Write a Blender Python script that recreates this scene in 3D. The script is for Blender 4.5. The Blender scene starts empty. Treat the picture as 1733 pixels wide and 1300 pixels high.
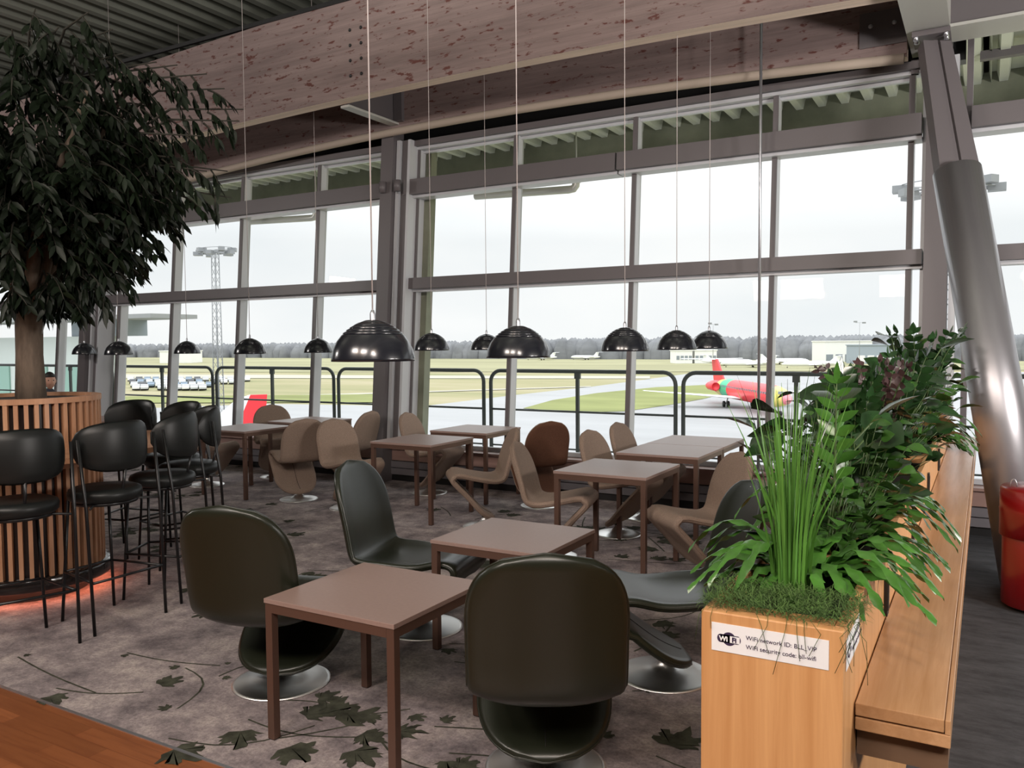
import bpy, math, random
from mathutils import Vector, Matrix
random.seed(7)
C = bpy.context.scene.collection
PI = math.pi

# ------------------------------------------------------------------ camera
FPX, PITCH, YAW, ROLL, HE = 1397.332, -.04944711, .521216701, -.0077979964, 1.65
cy, sy, cp, sp = math.cos(YAW), math.sin(YAW), math.cos(PITCH), math.sin(PITCH)
FW = Vector((-sy * cp, cy * cp, sp)); R0 = Vector((cy, sy, 0)); U0 = R0.cross(FW)
RT = math.cos(ROLL) * R0 + math.sin(ROLL) * U0
UP = -math.sin(ROLL) * R0 + math.cos(ROLL) * U0
cam_data = bpy.data.cameras.new('camera'); cam = bpy.data.objects.new('camera', cam_data); C.objects.link(cam)
cam_data.sensor_width = 36; cam_data.lens = 36 * FPX / 1733
cam_data.clip_start = .05; cam_data.clip_end = 5000
cam.matrix_world = Matrix(((RT.x, UP.x, -FW.x, 0), (RT.y, UP.y, -FW.y, 0), (RT.z, UP.z, -FW.z, HE), (0, 0, 0, 1)))
bpy.context.scene.camera = cam
def ray(x, y): return (x - 866.5) / FPX * RT - (y - 650) / FPX * UP + FW
def atz(x, y, z=0.0):
    r = ray(x, y); return Vector((0, 0, HE)) + r * ((z - HE) / r.z)
def atd(x, y, d): return Vector((0, 0, HE)) + ray(x, y) * d

# ------------------------------------------------------------------ view, sky, lights
sc = bpy.context.scene
sc.view_settings.view_transform = 'Standard'; sc.view_settings.look = 'None'
sc.view_settings.gamma = 1; sc.view_settings.use_curve_mapping = False
sc.view_settings.exposure = 0.32
w = bpy.data.worlds.new('overcast_sky'); sc.world = w; w.use_nodes = True
nt = w.node_tree; nt.nodes.clear()
out = nt.nodes.new('ShaderNodeOutputWorld'); bg = nt.nodes.new('ShaderNodeBackground')
tc = nt.nodes.new('ShaderNodeTexCoord'); mp = nt.nodes.new('ShaderNodeMapping'); mp.inputs['Scale'].default_value = (1.4, 1.4, 4)
ns = nt.nodes.new('ShaderNodeTexNoise'); ns.inputs['Scale'].default_value = 1.7; ns.inputs['Detail'].default_value = 5
cr = nt.nodes.new('ShaderNodeValToRGB')
cr.color_ramp.elements[0].position = .35; cr.color_ramp.elements[0].color = (.83, .86, .885, 1)
cr.color_ramp.elements[1].position = .62; cr.color_ramp.elements[1].color = (.94, .945, .95, 1)
nt.links.new(tc.outputs['Generated'], mp.inputs['Vector']); nt.links.new(mp.outputs[0], ns.inputs['Vector'])
nt.links.new(ns.outputs['Fac'], cr.inputs['Fac']); nt.links.new(cr.outputs[0], bg.inputs['Color'])
# overcast sky: the zenith is brighter than the horizon
sz = nt.nodes.new('ShaderNodeSeparateXYZ'); nt.links.new(tc.outputs['Generated'], sz.inputs[0])
mr = nt.nodes.new('ShaderNodeMapRange'); mr.inputs[1].default_value = .12; mr.inputs[2].default_value = .75; mr.inputs[3].default_value = .88; mr.inputs[4].default_value = 2.7
nt.links.new(sz.outputs['Z'], mr.inputs[0]); nt.links.new(mr.outputs[0], bg.inputs['Strength'])
nt.links.new(bg.outputs[0], out.inputs['Surface'])
def lamp(kind, name, loc, energy, color, size=.1, rot=(0, 0, 0), size_y=None, spot=None):
    d = bpy.data.lights.new(name, kind); d.energy = energy; d.color = color
    if kind == 'AREA':
        d.size = size
        if size_y: d.shape = 'RECTANGLE'; d.size_y = size_y
    else: d.shadow_soft_size = size
    if kind == 'SPOT': d.spot_size = spot or 1.6; d.spot_blend = .6
    o = bpy.data.objects.new(name, d); C.objects.link(o); o.location = loc; o.rotation_euler = rot; return o
# ceiling luminaires of the lounge behind the photographer
for i, (x, y) in enumerate([(-3.8, -2.0), (-1.2, -2.0), (1.6, -1.8)]):
    lamp('AREA', 'ceiling_lamp', (x, y, 4.6), 120, (1, .91, .84), 1.5, (math.radians(62), 0, math.radians(4)), .8)
for x, y in ((-8.5, 1.0), (-3.0, 1.5), (-5.0, 4.6), (-1.6, 5.0)):  # unseen fill lights added to brighten the dark corrugated deck
    lamp('AREA', 'deck_fill_light', (x, y, 4.6), 60, (1, .96, .88), 1.2, (PI, 0, 0), .4)
def aimed(loc, tgt): return (Vector(tgt) - Vector(loc)).to_track_quat('-Z', 'Y').to_euler()
# fill lights outside the view, added to brighten the shaded rear beam
for loc, tgt, en in (((3.9, 2.8, 2.3), (-3.0, 8.0, 4.5), 210), ((3.9, 4.4, 2.3), (-1.0, 8.0, 4.5), 80), ((-13.5, 1.6, 4.1), (-8.0, 8.0, 4.5), 120)):
    lamp('AREA', 'beam_fill_light', loc, en, (1, .94, .89), .9, aimed(loc, tgt), .5)
lamp('SPOT', 'ceiling_spot', (-3.1, -2.0, 4.3), 90, (1, .74, .55), .06, (math.radians(50), 0, math.radians(6)), spot=1.9)
lamp('SPOT', 'ceiling_spot', (-1.7, -2.0, 4.3), 90, (1, .74, .55), .06, (math.radians(50), 0, math.radians(6)), spot=1.9)
lamp('SPOT', 'ceiling_spot', (.6, -.6, 4.2), 90, (1, .78, .6), .08, (math.radians(42), 0, math.radians(18)), spot=1.5)

# ------------------------------------------------------------------ materials
MATS = {}
def mat(name, col, rough=.6, metal=0.0, spec=.5, **kw):
    if name in MATS: return MATS[name]
    m = bpy.data.materials.new(name); m.use_nodes = True; n = m.node_tree.nodes; L = m.node_tree.links
    b = n['Principled BSDF']; b.inputs['Roughness'].default_value = rough; b.inputs['Metallic'].default_value = metal
    b.inputs['Specular IOR Level'].default_value = spec
    c = tuple(col) + (1,) if len(col) == 3 else col
    b.inputs['Base Color'].default_value = c
    v = kw.get('var', 0)
    scale = kw.get('scale', (8, 8, 8)); 
    if v or kw.get('ramp') or kw.get('bump'):
        t = n.new('ShaderNodeTexCoord'); mpn = n.new('ShaderNodeMapping'); mpn.inputs['Scale'].default_value = scale
        L.new(t.outputs['Object'], mpn.inputs['Vector'])
        no = n.new('ShaderNodeTexNoise'); no.inputs['Scale'].default_value = 1; no.inputs['Detail'].default_value = kw.get('detail', 6)
        no.inputs['Roughness'].default_value = kw.get('nr', .6); no.inputs['Distortion'].default_value = kw.get('dist', 0)
        L.new(mpn.outputs[0], no.inputs['Vector'])
        if v or kw.get('ramp'):
            r = n.new('ShaderNodeValToRGB'); L.new(no.outputs['Fac'], r.inputs['Fac'])
            if kw.get('ramp'):
                e = r.color_ramp.elements
                rp = kw['ramp']
                while len(e) < len(rp): e.new(.5)
                for k, (p_, c_) in enumerate(rp): e[k].position = p_; e[k].color = tuple(c_) + (1,)
            else:
                e = r.color_ramp.elements
                e[0].position = .3; e[0].color = tuple(max(0, x * (1 - v)) for x in c[:3]) + (1,)
                e[1].position = .7; e[1].color = tuple(min(1, x * (1 + v)) for x in c[:3]) + (1,)
            L.new(r.outputs[0], b.inputs['Base Color'])
        if kw.get('bump'):
            bp = n.new('ShaderNodeBump'); bp.inputs['Strength'].default_value = kw['bump']; bp.inputs['Distance'].default_value = kw.get('bdist', .01)
            L.new(no.outputs['Fac'], bp.inputs['Height']); L.new(bp.outputs[0], b.inputs['Normal'])
    if kw.get('coat'): b.inputs['Coat Weight'].default_value = kw['coat']; b.inputs['Coat Roughness'].default_value = kw.get('cr', .15)
    if kw.get('aniso'): b.inputs['Anisotropic'].default_value = kw['aniso']
    if kw.get('emit'): b.inputs['Emission Color'].default_value = tuple(kw['emit']) + (1,); b.inputs['Emission Strength'].default_value = kw.get('es', 1)
    if kw.get('trans'): b.inputs['Subsurface Weight'].default_value = kw['trans']
    MATS[name] = m; return m
def mixnode(m, fac_socket, a, bcol):
    n = m.node_tree.nodes; x = n.new('ShaderNodeMix'); x.data_type = 'RGBA'
    m.node_tree.links.new(fac_socket, x.inputs[0])
    for s, v in ((6, a), (7, bcol)):
        if hasattr(v, 'links'): m.node_tree.links.new(v, x.inputs[s])
        else: x.inputs[s].default_value = tuple(v) + (1,)
    return x.outputs[2]

def beam_wood():
    m = mat('whitewashed_spruce_glulam', (.3, .2, .18), .75, ramp=[(.3, (.155, .112, .108)), (.5, (.225, .165, .157)), (.72, (.295, .222, .21))], scale=(.6, 6, 9), detail=8, nr=.7, bump=.1)
    n = m.node_tree.nodes; L = m.node_tree.links; b = n['Principled BSDF']
    base = b.inputs['Base Color'].links[0].from_socket
    t = n.new('ShaderNodeTexCoord'); mp2 = n.new('ShaderNodeMapping'); mp2.inputs['Scale'].default_value = (6.5, 3, 20)
    L.new(t.outputs['Object'], mp2.inputs['Vector'])
    no = n.new('ShaderNodeTexNoise'); no.inputs['Scale'].default_value = 1; no.inputs['Detail'].default_value = 3; no.inputs['Roughness'].default_value = .65
    L.new(mp2.outputs[0], no.inputs['Vector'])
    r = n.new('ShaderNodeValToRGB'); r.color_ramp.elements[0].position = .585; r.color_ramp.elements[1].position = .65
    L.new(no.outputs['Fac'], r.inputs['Fac'])
    c1 = mixnode(m, r.outputs[0], base, (.11, .035, .028))
    # lamella joints every 45 mm
    sx = n.new('ShaderNodeSeparateXYZ'); L.new(t.outputs['Object'], sx.inputs[0])
    md = n.new('ShaderNodeMath'); md.operation = 'PINGPONG'; md.inputs[1].default_value = .0225; L.new(sx.outputs['Z'], md.inputs[0])
    lt = n.new('ShaderNodeMath'); lt.operation = 'LESS_THAN'; lt.inputs[1].default_value = .0014; L.new(md.outputs[0], lt.inputs[0])
    ml = n.new('ShaderNodeMath'); ml.operation = 'MULTIPLY'; ml.inputs[1].default_value = .35; L.new(lt.outputs[0], ml.inputs[0])
    c2 = mixnode(m, ml.outputs[0], c1, (.13, .08, .07)); L.new(c2, b.inputs['Base Color'])
    return m
def parquet():
    m = mat('merbau_parquet', (.3, .1, .04), .32, coat=.2)
    n = m.node_tree.nodes; L = m.node_tree.links; b = n['Principled BSDF']
    t = n.new('ShaderNodeTexCoord'); br = n.new('ShaderNodeTexBrick'); L.new(t.outputs['Object'], br.inputs['Vector'])
    br.inputs['Scale'].default_value = 1; br.inputs['Brick Width'].default_value = .62; br.inputs['Row Height'].default_value = .085
    br.inputs['Mortar Size'].default_value = .0012; br.inputs['Color1'].default_value = (.16, .055, .02, 1); br.inputs['Color2'].default_value = (.29, .10, .037, 1)
    br.inputs['Mortar'].default_value = (.16, .05, .02, 1); br.offset = .37
    mp2 = n.new('ShaderNodeMapping'); mp2.inputs['Scale'].default_value = (2.5, 40, 1); L.new(t.outputs['Object'], mp2.inputs[0])
    no = n.new('ShaderNodeTexNoise'); no.inputs['Scale'].default_value = 1; no.inputs['Detail'].default_value = 6; L.new(mp2.outputs[0], no.inputs['Vector'])
    r = n.new('ShaderNodeValToRGB'); r.color_ramp.elements[0].position = .45; r.color_ramp.elements[1].position = .9; L.new(no.outputs['Fac'], r.inputs[0])
    L.new(mixnode(m, r.outputs[0], br.outputs['Color'], (.14, .04, .015)), b.inputs['Base Color'])
    return m
def carpet():
    m = mat('mottled_mauve_carpet', (.2, .17, .17), .95, spec=.1)
    n = m.node_tree.nodes; L = m.node_tree.links; b = n['Principled BSDF']
    t = n.new('ShaderNodeTexCoord')
    def noise(s, det, ro=.6):
        no = n.new('ShaderNodeTexNoise'); no.inputs['Scale'].default_value = s; no.inputs['Detail'].default_value = det; no.inputs['Roughness'].default_value = ro
        L.new(t.outputs['Object'], no.inputs['Vector']); return no
    a = noise(3.2, 9, .74); bb = noise(60, 4, .8)
    r = n.new('ShaderNodeValToRGB'); e = r.color_ramp.elements; e.new(.5)
    for k, (p_, c_) in enumerate([(.36, (.135, .115, .122)), (.5, (.29, .247, .25)), (.64, (.49, .425, .40))]): e[k].position = p_; e[k].color = c_ + (1,)
    L.new(a.outputs['Fac'], r.inputs[0])
    r2 = n.new('ShaderNodeValToRGB'); r2.color_ramp.elements[0].position = .42; r2.color_ramp.elements[1].position = .72; L.new(bb.outputs['Fac'], r2.inputs[0])
    f = n.new('ShaderNodeMath'); f.operation = 'MULTIPLY'; f.inputs[1].default_value = .6; L.new(r2.outputs[0], f.inputs[0])
    c1 = mixnode(m, f.outputs[0], r.outputs[0], (.075, .06, .065)); L.new(c1, b.inputs['Base Color'])
    bp = n.new('ShaderNodeBump'); bp.inputs['Strength'].default_value = .25; bp.inputs['Distance'].default_value = .01; L.new(bb.outputs['Fac'], bp.inputs['Height']); L.new(bp.outputs[0], b.inputs['Normal'])
    return m
def oak(name, c0, c1, scale, rough=.42):
    return mat(name, c0, rough, ramp=[(.3, c0), (.55, tuple((a + b_) / 2 for a, b_ in zip(c0, c1))), (.75, c1)], scale=scale, detail=7, nr=.65, dist=.4)
def thin_glass():
    m = bpy.data.materials.new('clear_window_glass'); m.use_nodes = True; n = m.node_tree.nodes; L = m.node_tree.links; n.clear()
    o = n.new('ShaderNodeOutputMaterial'); mx = n.new('ShaderNodeMixShader'); tr = n.new('ShaderNodeBsdfTransparent'); gl = n.new('ShaderNodeBsdfGlossy')
    tr.inputs[0].default_value = (.95, .965, .955, 1); gl.inputs['Roughness'].default_value = .02
    fr = n.new('ShaderNodeFresnel'); fr.inputs[0].default_value = 1.25
    L.new(fr.outputs[0], mx.inputs[0]); L.new(tr.outputs[0], mx.inputs[1]); L.new(gl.outputs[0], mx.inputs[2]); L.new(mx.outputs[0], o.inputs[0])
    MATS['glass'] = m; return m
M_BEAM = beam_wood(); M_PARQ = parquet(); M_CARP = carpet(); M_GLASS = thin_glass()
M_BEAMEDGE = mat('bounce_lit_spruce', (.80, .64, .53), .7, var=.12, scale=(1, 20, 20))  # beam undersides: light bounced up from the floor is put into this colour
M_DARKCARP = mat('charcoal_carpet', (.062, .064, .070), .95, spec=.1, var=.5, scale=(3, 9, 3), detail=8, nr=.8)
M_LEAFPR = mat('dark_leaf_carpet_print', (.05, .052, .038), .95, spec=.1, var=.5, scale=(14, 14, 14))
M_STEEL = mat('mauve_grey_painted_steel', (.125, .112, .118), .42, spec=.4)
M_STEELL = mat('light_grey_painted_steel', (.46, .46, .43), .5)
M_DARK = mat('near_black_paint', (.012, .012, .013), .5)
M_ALU = mat('anodised_aluminium', (.55, .56, .60), .32, metal=.85)
M_ALUP = mat('pale_grey_window_profile', (.50, .51, .54), .35)
M_CONC = mat('olive_grey_concrete', (.24, .25, .19), .9, var=.15, scale=(3, 3, 3))
M_DECK = mat('dark_corrugated_deck', (.20, .21, .18), .5, metal=.2, spec=.4)
M_SOFF = mat('grey_green_corrugated_soffit', (.62, .64, .56), .45, spec=.4)
M_WALL = mat('dark_grey_wall', (.05, .05, .05), .9)
M_LEDGE = mat('reddish_brown_ledge_board', (.30, .19, .165), .55, var=.1, scale=(2, 20, 20))
M_PANEL = mat('grey_heater_panel', (.16, .15, .165), .5)
M_LEATHER = mat('dark_olive_leather', (.013, .0155, .009), .36, spec=.45, bump=.06, scale=(160, 160, 160), detail=3, bdist=.002, coat=.16, cr=.25)
M_FABRIC = mat('tan_wool_fabric', (.265, .195, .155), .95, spec=.1, var=.18, scale=(150, 150, 150), detail=3, bump=.15, bdist=.003)
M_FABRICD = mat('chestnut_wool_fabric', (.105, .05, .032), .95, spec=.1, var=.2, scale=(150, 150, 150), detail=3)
M_SEAM = mat('dark_seam_thread', (.006, .006, .005), .8)
M_BRUSH = mat('brushed_steel_disc', (.80, .80, .79), .36, metal=1, aniso=.7)
M_TTOP = mat('taupe_laminate', (.27, .185, .16), .42, spec=.5, var=.05, scale=(60, 60, 60))
M_TEDGE = mat('taupe_laminate_edge', (.17, .10, .085), .5)
M_BRONZE = mat('bronze_brown_metal', (.14, .080, .060), .38, metal=.45)
M_BLACKL = mat('black_leather', (.007, .008, .008), .42, spec=.35)
M_BLACKM = mat('black_steel_tube', (.006, .006, .007), .35, spec=.5)
M_SLAT = oak('warm_oiled_oak_slats', (.33, .16, .085), (.52, .29, .17), (14, 14, 1.2), .5)
M_OAK = oak('orange_oak_veneer', (.52, .25, .095), (.72, .40, .18), (26, 26, 1.1), .38)
M_OAKC = oak('honey_oak_counter', (.40, .215, .10), (.56, .335, .18), (30, 1.3, 30), .26)
M_SOIL = mat('dark_soil', (.02, .015, .012), .95, var=.5, scale=(50, 50, 50))
M_BARK = mat('grey_brown_bark', (.13, .095, .07), .9, var=.35, scale=(20, 20, 5), bump=.5)
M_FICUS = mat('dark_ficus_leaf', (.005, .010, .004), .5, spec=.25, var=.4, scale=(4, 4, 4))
M_LEAF = mat('glossy_green_leaf', (.038, .105, .018), .24, spec=.7, var=.45, scale=(9, 9, 9))
M_LEAFD = mat('deep_green_leaf', (.016, .046, .013), .22, spec=.7, var=.45, scale=(9, 9, 9))
M_LEAFL = mat('bright_green_fern', (.05, .15, .022), .28, spec=.6, var=.35, scale=(14, 14, 14))
M_BLADE = mat('fresh_green_blades', (.085, .22, .035), .4, var=.35, scale=(25, 25, 5))
M_PURP = mat('purple_brown_leaf', (.05, .025, .025), .35, var=.4, scale=(12, 12, 12))
M_MOSS = mat('grass_like_moss', (.055, .11, .022), .8, var=.5, scale=(40, 40, 40))
M_STEM = mat('green_stem', (.06, .10, .03), .5)
M_WHITE = mat('white_card', (.82, .82, .84), .5)
M_INK = mat('dark_violet_ink', (.035, .02, .06), .6)
M_RED = mat('glossy_red_enamel', (.24, .004, .006), .28, coat=.4)
M_LAMPB = mat('black_lacquered_metal', (.012, .013, .018), .22, spec=.6, coat=.3, cr=.1)
M_LAMPW = mat('white_lamp_inside', (.75, .75, .75), .5)
M_CORD = mat('pale_lamp_cord', (.50, .45, .44), .5)
M_HAIR = mat('dark_hair', (.012, .009, .008), .6)
M_SKIN = mat('skin', (.50, .27, .19), .55, trans=.1)
M_CLOTH = mat('dark_jacket', (.03, .035, .05), .9)

# ------------------------------------------------------------------ builders
class MB:
    def __init__(s): s.v = []; s.f = []; s.m = []; s.sm = []
    def add(s, vs, fs, mi=0, smooth=False, M=None):
        o = len(s.v)
        s.v += [tuple(M @ Vector(v)) if M else tuple(v) for v in vs]
        for f in fs: s.f.append(tuple(i + o for i in f)); s.m.append(mi); s.sm.append(smooth)
        return s
    def box(s, x0, x1, y0, y1, z0, z1, mi=0, M=None):
        vs = [(x, y, z) for z in (z0, z1) for y in (y0, y1) for x in (x0, x1)]
        return s.add(vs, [(0, 2, 3, 1), (4, 5, 7, 6), (0, 1, 5, 4), (2, 6, 7, 3), (0, 4, 6, 2), (1, 3, 7, 5)], mi, False, M)
    def hexa(s, vs, mi=0):
        return s.add(vs, [(0, 3, 2, 1), (4, 5, 6, 7), (0, 1, 5, 4), (2, 3, 7, 6), (0, 4, 7, 3), (1, 2, 6, 5)], mi)
    def lathe(s, prof, n=32, mi=0, M=None, smooth=True, a0=0, a1=2 * PI):
        full = abs(a1 - a0 - 2 * PI) < 1e-6; k = n if full else n + 1
        vs = [(r * math.cos(a0 + (a1 - a0) * i / n), r * math.sin(a0 + (a1 - a0) * i / n), z) for r, z in prof for i in range(k)]
        fs = []
        for j in range(len(prof) - 1):
            for i in range(n):
                i2 = (i + 1) % k
                fs.append((j * k + i, j * k + i2, (j + 1) * k + i2, (j + 1) * k + i))
        return s.add(vs, fs, mi, smooth, M)
    def tube(s, pts, r, n=8, mi=0, closed=False, smooth=True, cap=True):
        pts = [Vector(p) for p in pts]; rs = r if isinstance(r, (list, tuple)) else [r] * len(pts); N = len(pts)
        vs = []; up = None
        for i, p in enumerate(pts):
            a = pts[(i - 1) % N] if (closed or i > 0) else p; b = pts[(i + 1) % N] if (closed or i < N - 1) else p
            t = (b - a).normalized() if (b - a).length > 1e-9 else Vector((0, 0, 1))
            if up is None: up = Vector((0, 0, 1)) if abs(t.z) < .9 else Vector((1, 0, 0))
            u = up - t * up.dot(t)
            if u.length < 1e-5: u = Vector((1, 0, 0)) - t * t.x
            u.normalize(); up = u; v = t.cross(u)
            for k in range(n):
                q = 2 * PI * k / n; vs.append(p + (u * math.cos(q) + v * math.sin(q)) * rs[i])
        fs = []
        for i in range(N if closed else N - 1):
            j = (i + 1) % N
            for k in range(n): fs.append((i * n + k, i * n + (k + 1) % n, j * n + (k + 1) % n, j * n + k))
        if cap and not closed: fs.append(tuple(range(n - 1, -1, -1))); fs.append(tuple((N - 1) * n + k for k in range(n)))
        return s.add(vs, fs, mi, smooth)
    def bar(s, a, b, wd, h, mi=0, up=(0, 0, 1)):
        a = Vector(a); b = Vector(b); t = (b - a).normalized(); u = Vector(up); u = (u - t * u.dot(t)).normalized(); v = t.cross(u)
        vs = [p + v * sx * wd / 2 + u * sz * h / 2 for p in (a, b) for sx, sz in ((-1, -1), (1, -1), (1, 1), (-1, 1))]
        return s.hexa(vs, mi)
    def leaf(s, base, d, nrm, ln, wd, droop=.2, st=3, mi=0, fold=.15, prof=None):
        d = d.normalized(); side = d.cross(nrm)
        if side.length < 1e-4: side = d.cross(Vector((.3, .8, .1)))
        side.normalize(); nn = side.cross(d)
        vs = [base]; 
        for i in range(1, st + 1):
            t = i / (st + 1); c = base + d * ln * t - Vector((0, 0, 1)) * droop * ln * t * t
            wi = wd * (prof[i - 1] if prof else math.sin(PI * t ** .8) * .5)
            vs += [c - side * wi + nn * wi * fold, c, c + side * wi + nn * wi * fold]
        vs.append(base + d * ln - Vector((0, 0, 1)) * droop * ln)
        fs = [(0, 1, 2), (0, 2, 3)]
        for i in range(st - 1):
            a = 1 + 3 * i; fs += [(a, a + 3, a + 4, a + 1), (a + 1, a + 4, a + 5, a + 2)]
        a = 1 + 3 * (st - 1); e = len(vs) - 1; fs += [(a, e, a + 1), (a + 1, e, a + 2)]
        return s.add(vs, fs, mi, True)
    def build(s, name, mats, parent=None, bevel=0, auto=False):
        me = bpy.data.meshes.new(name); me.from_pydata([tuple(v) for v in s.v], [], s.f)
        if not isinstance(mats, (list, tuple)): mats = [mats]
        for m in mats: me.materials.append(m)
        me.polygons.foreach_set('material_index', s.m); me.polygons.foreach_set('use_smooth', s.sm); me.update()
        o = bpy.data.objects.new(name, me); C.objects.link(o)
        if parent: o.parent = parent
        if bevel:
            b = o.modifiers.new('edge', 'BEVEL'); b.width = bevel; b.segments = 2; b.limit_method = 'ANGLE'
        return o
def tag(o, label, cat, group=None, kind=None):
    o['label'] = label; o['category'] = cat
    if group: o['group'] = group
    if kind: o['kind'] = kind
    return o
def thing(name, label, cat, loc=(0, 0, 0), rz=0, group=None, kind=None):
    o = bpy.data.objects.new(name, None); C.objects.link(o); o.location = loc; o.rotation_euler = (0, 0, rz)
    o.empty_display_size = .1
    return tag(o, label, cat, group, kind)
def struct(o): o['kind'] = 'structure'; return o
def dup(root, loc, rz, label, group=None, scale=None):
    r = root.copy(); C.objects.link(r); r.location = loc; r.rotation_euler = (0, 0, rz); r['label'] = label
    if group: r['group'] = group
    if scale: r.scale = (scale,) * 3
    for ch in list(root.children):
        c = ch.copy(); C.objects.link(c); c.parent = r
        for g in list(ch.children):
            d = g.copy(); C.objects.link(d); d.parent = c
    return r

# ------------------------------------------------------------------ room shell
GY, TILT = 8.05, .08
def gy(z, d=0): return GY + TILT * z - d
def fbox(mb, x0, x1, d0, d1, z0, z1, mi=0, dz0=0, dz1=0):
    # a member of the outward leaning facade: d = depth inward from the glass
    vs = [(x0, gy(z0, d1), z0 + dz0), (x1, gy(z0, d1), z0 + dz1), (x1, gy(z0, d0), z0 + dz1), (x0, gy(z0, d0), z0 + dz0),
          (x0, gy(z1, d1), z1 + dz0), (x1, gy(z1, d1), z1 + dz1), (x1, gy(z1, d0), z1 + dz1), (x0, gy(z1, d0), z1 + dz0)]
    mb.hexa(vs, mi)
XL, XR, YB = -20.0, 4.2, -6.0
fl = MB(); fl.box(XL, -.24, 2.18, 8.2, -.1, 0)
# printed leaves, in the same mesh as the carpet (surface pattern)
PZ0 = [.0015]
def print_leaf(cx, cy_, s, rot):
    PZ0[0] += .00001; lz = PZ0[0]
    pts = []
    lobes = [(0, 1.0), (.62, .82), (1.25, .62), (-.62, .82), (-1.25, .62)]
    order = sorted(lobes)
    ring = []
    for i, (a, r) in enumerate(order):
        ring.append((a - .2, r * .72)); ring.append((a - .1, r * .88)); ring.append((a, r)); ring.append((a + .1, r * .86)); ring.append((a + .2, r * .74))
        if i < 4: ring.append((a + .31, .58))
    ring = [(-1.9, .3)] + ring + [(1.9, .3), (PI, .06)]
    vs = [(cx, cy_, lz)] + [(cx + s * r * math.cos(a + rot) * (1 + random.uniform(-.2, .16)), cy_ + s * r * math.sin(a + rot) * (1 + random.uniform(-.2, .16)), lz) for a, r in ring]
    fl.add(vs, [(0, i, i + 1) for i in range(1, len(vs) - 1)] + [(0, len(vs) - 1, 1)], 1)
def print_stem(a, b, wd=.006, bend=.08):
    a = Vector((*a, .0012)); b = Vector((*b, .0012)); t = (b - a); nrm = Vector((-t.y, t.x, 0)).normalized(); N = 7; vs = []
    for i in range(N):
        u = i / (N - 1); p = a + t * u + nrm * bend * t.length * math.sin(PI * u); vs += [p + nrm * wd, p - nrm * wd]
    fl.add(vs, [(2 * i, 2 * i + 1, 2 * i + 3, 2 * i + 2) for i in range(N - 1)], 1)
def spray(px, py, s, rot, n=3, ln=.5):
    p = atz(px, py); a = (p.x, p.y); b = (p.x + ln * math.cos(rot), p.y + ln * math.sin(rot)); print_stem(a, b, .005, random.uniform(-.2, .16))
    for k in range(n):
        u = k / max(1, n - 1); q = (a[0] + (b[0] - a[0]) * u, a[1] + (b[1] - a[1]) * u); sd = random.choice((-1, 1))
        c = (q[0] + .6 * s * math.cos(rot + sd * 1.2), q[1] + .6 * s * math.sin(rot + sd * 1.2))
        print_leaf(c[0], c[1], s * random.uniform(.6, 1), rot + sd * random.uniform(.6, 1.3))
for px, py, s, rot, n, ln in [(95, 1165, .17, .4, 2, .45), (285, 1250, .21, .7, 2, .6), (420, 1218, .20, .2, 4, .55), (300, 1200, .07, 2.4, 2, .5), (370, 1145, .06, 1.2, 3, .35), (545, 1200, .12, .5, 3, .4), (640, 1245, .15, -.3, 2, .4), (735, 1230, .10, .3, 3, .7), (760, 1275, .12, .1, 2, .8),
                              (470, 1250, .19, .9, 2, .3), (1070, 1170, .18, .6, 3, .7), (1110, 1280, .2, .2, 2, .5), (1090, 1050, .14, 1.1, 2, .5), (760, 1090, .13, .2, 3, .6), (560, 985, .10, -.5, 3, .5), (215, 1105, .05, .2, 2, .6), (30, 1112, .05, -.1, 1, .8), (520, 965, .12, .3, 3, .6), (455, 1185, .12, .3, 3, .4)]:
    spray(px, py, s, rot, n, ln)
random.seed(11)
for i in range(95):
    x = random.uniform(-13, -.6); y = random.uniform(3.6, 7.8); s = random.uniform(.10, .2); rot = random.uniform(0, 6.28); ln = random.uniform(.3, .9)
    b = (x + ln * math.cos(rot), y + ln * math.sin(rot))
    if not (XL < b[0] < -.4 and 3.2 < b[1] < 7.75): continue
    print_stem((x, y), b, .006, random.uniform(-.15, .15))
    for k in range(random.randint(1, 4)):
        u = random.random(); sd = random.choice((-1, 1)); q = (x + (b[0] - x) * u, y + (b[1] - y) * u)
        print_leaf(q[0] + .5 * s * math.cos(rot + sd), q[1] + .5 * s * math.sin(rot + sd), s * random.uniform(.5, 1), rot + sd * random.uniform(.3, 1.4))
struct(fl.build('floor', [M_CARP, M_LEAFPR]))
b = MB(); b.box(XL, -.24, YB, 2.165, -.1, 0); struct(b.build('floor_parquet', M_PARQ))
b = MB(); b.box(-.24, XR, YB, 8.2, -.1, 0); struct(b.build('floor_dark_carpet', M_DARKCARP))
b = MB(); b.box(XL, -.24, 2.165, 2.18, -.1, .004); struct(b.build('trim_1', M_ALU))
def corrugated(mb, x0, x1, y0, y1, z, per, dep, mi=0, dead=.0):
    x = x0; pr = []
    while x < x1: pr += [(x, z), (x + per * .32, z), (x + per * .42, z + dep), (x + per * .90, z + dep)]; x += per
    pr.append((x, z))
    vs = [(a, y, c) for a, c in pr for y in (y0, y1)]
    mb.add(vs, [(2 * i, 2 * i + 1, 2 * i + 3, 2 * i + 2) for i in range(len(pr) - 1)], mi)
b = MB(); corrugated(b, XL, XR, YB, 8.5, 5.95, .34, .13); b.box(XL, XR, YB, 8.5, 6.12, 6.2); struct(b.build('ceiling', M_DECK))
b = MB(); b.box(XL - .1, XL, YB, 8.6, 0, 6.2); struct(b.build('wall_left', M_WALL))
b = MB(); b.box(XR, XR + .1, YB, 8.6, 0, 6.2); struct(b.build('wall_right', M_WALL))
b = MB(); b.box(XL, XR, YB - .1, YB, 0, 6.2); struct(b.build('wall_back', M_WALL))
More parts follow.
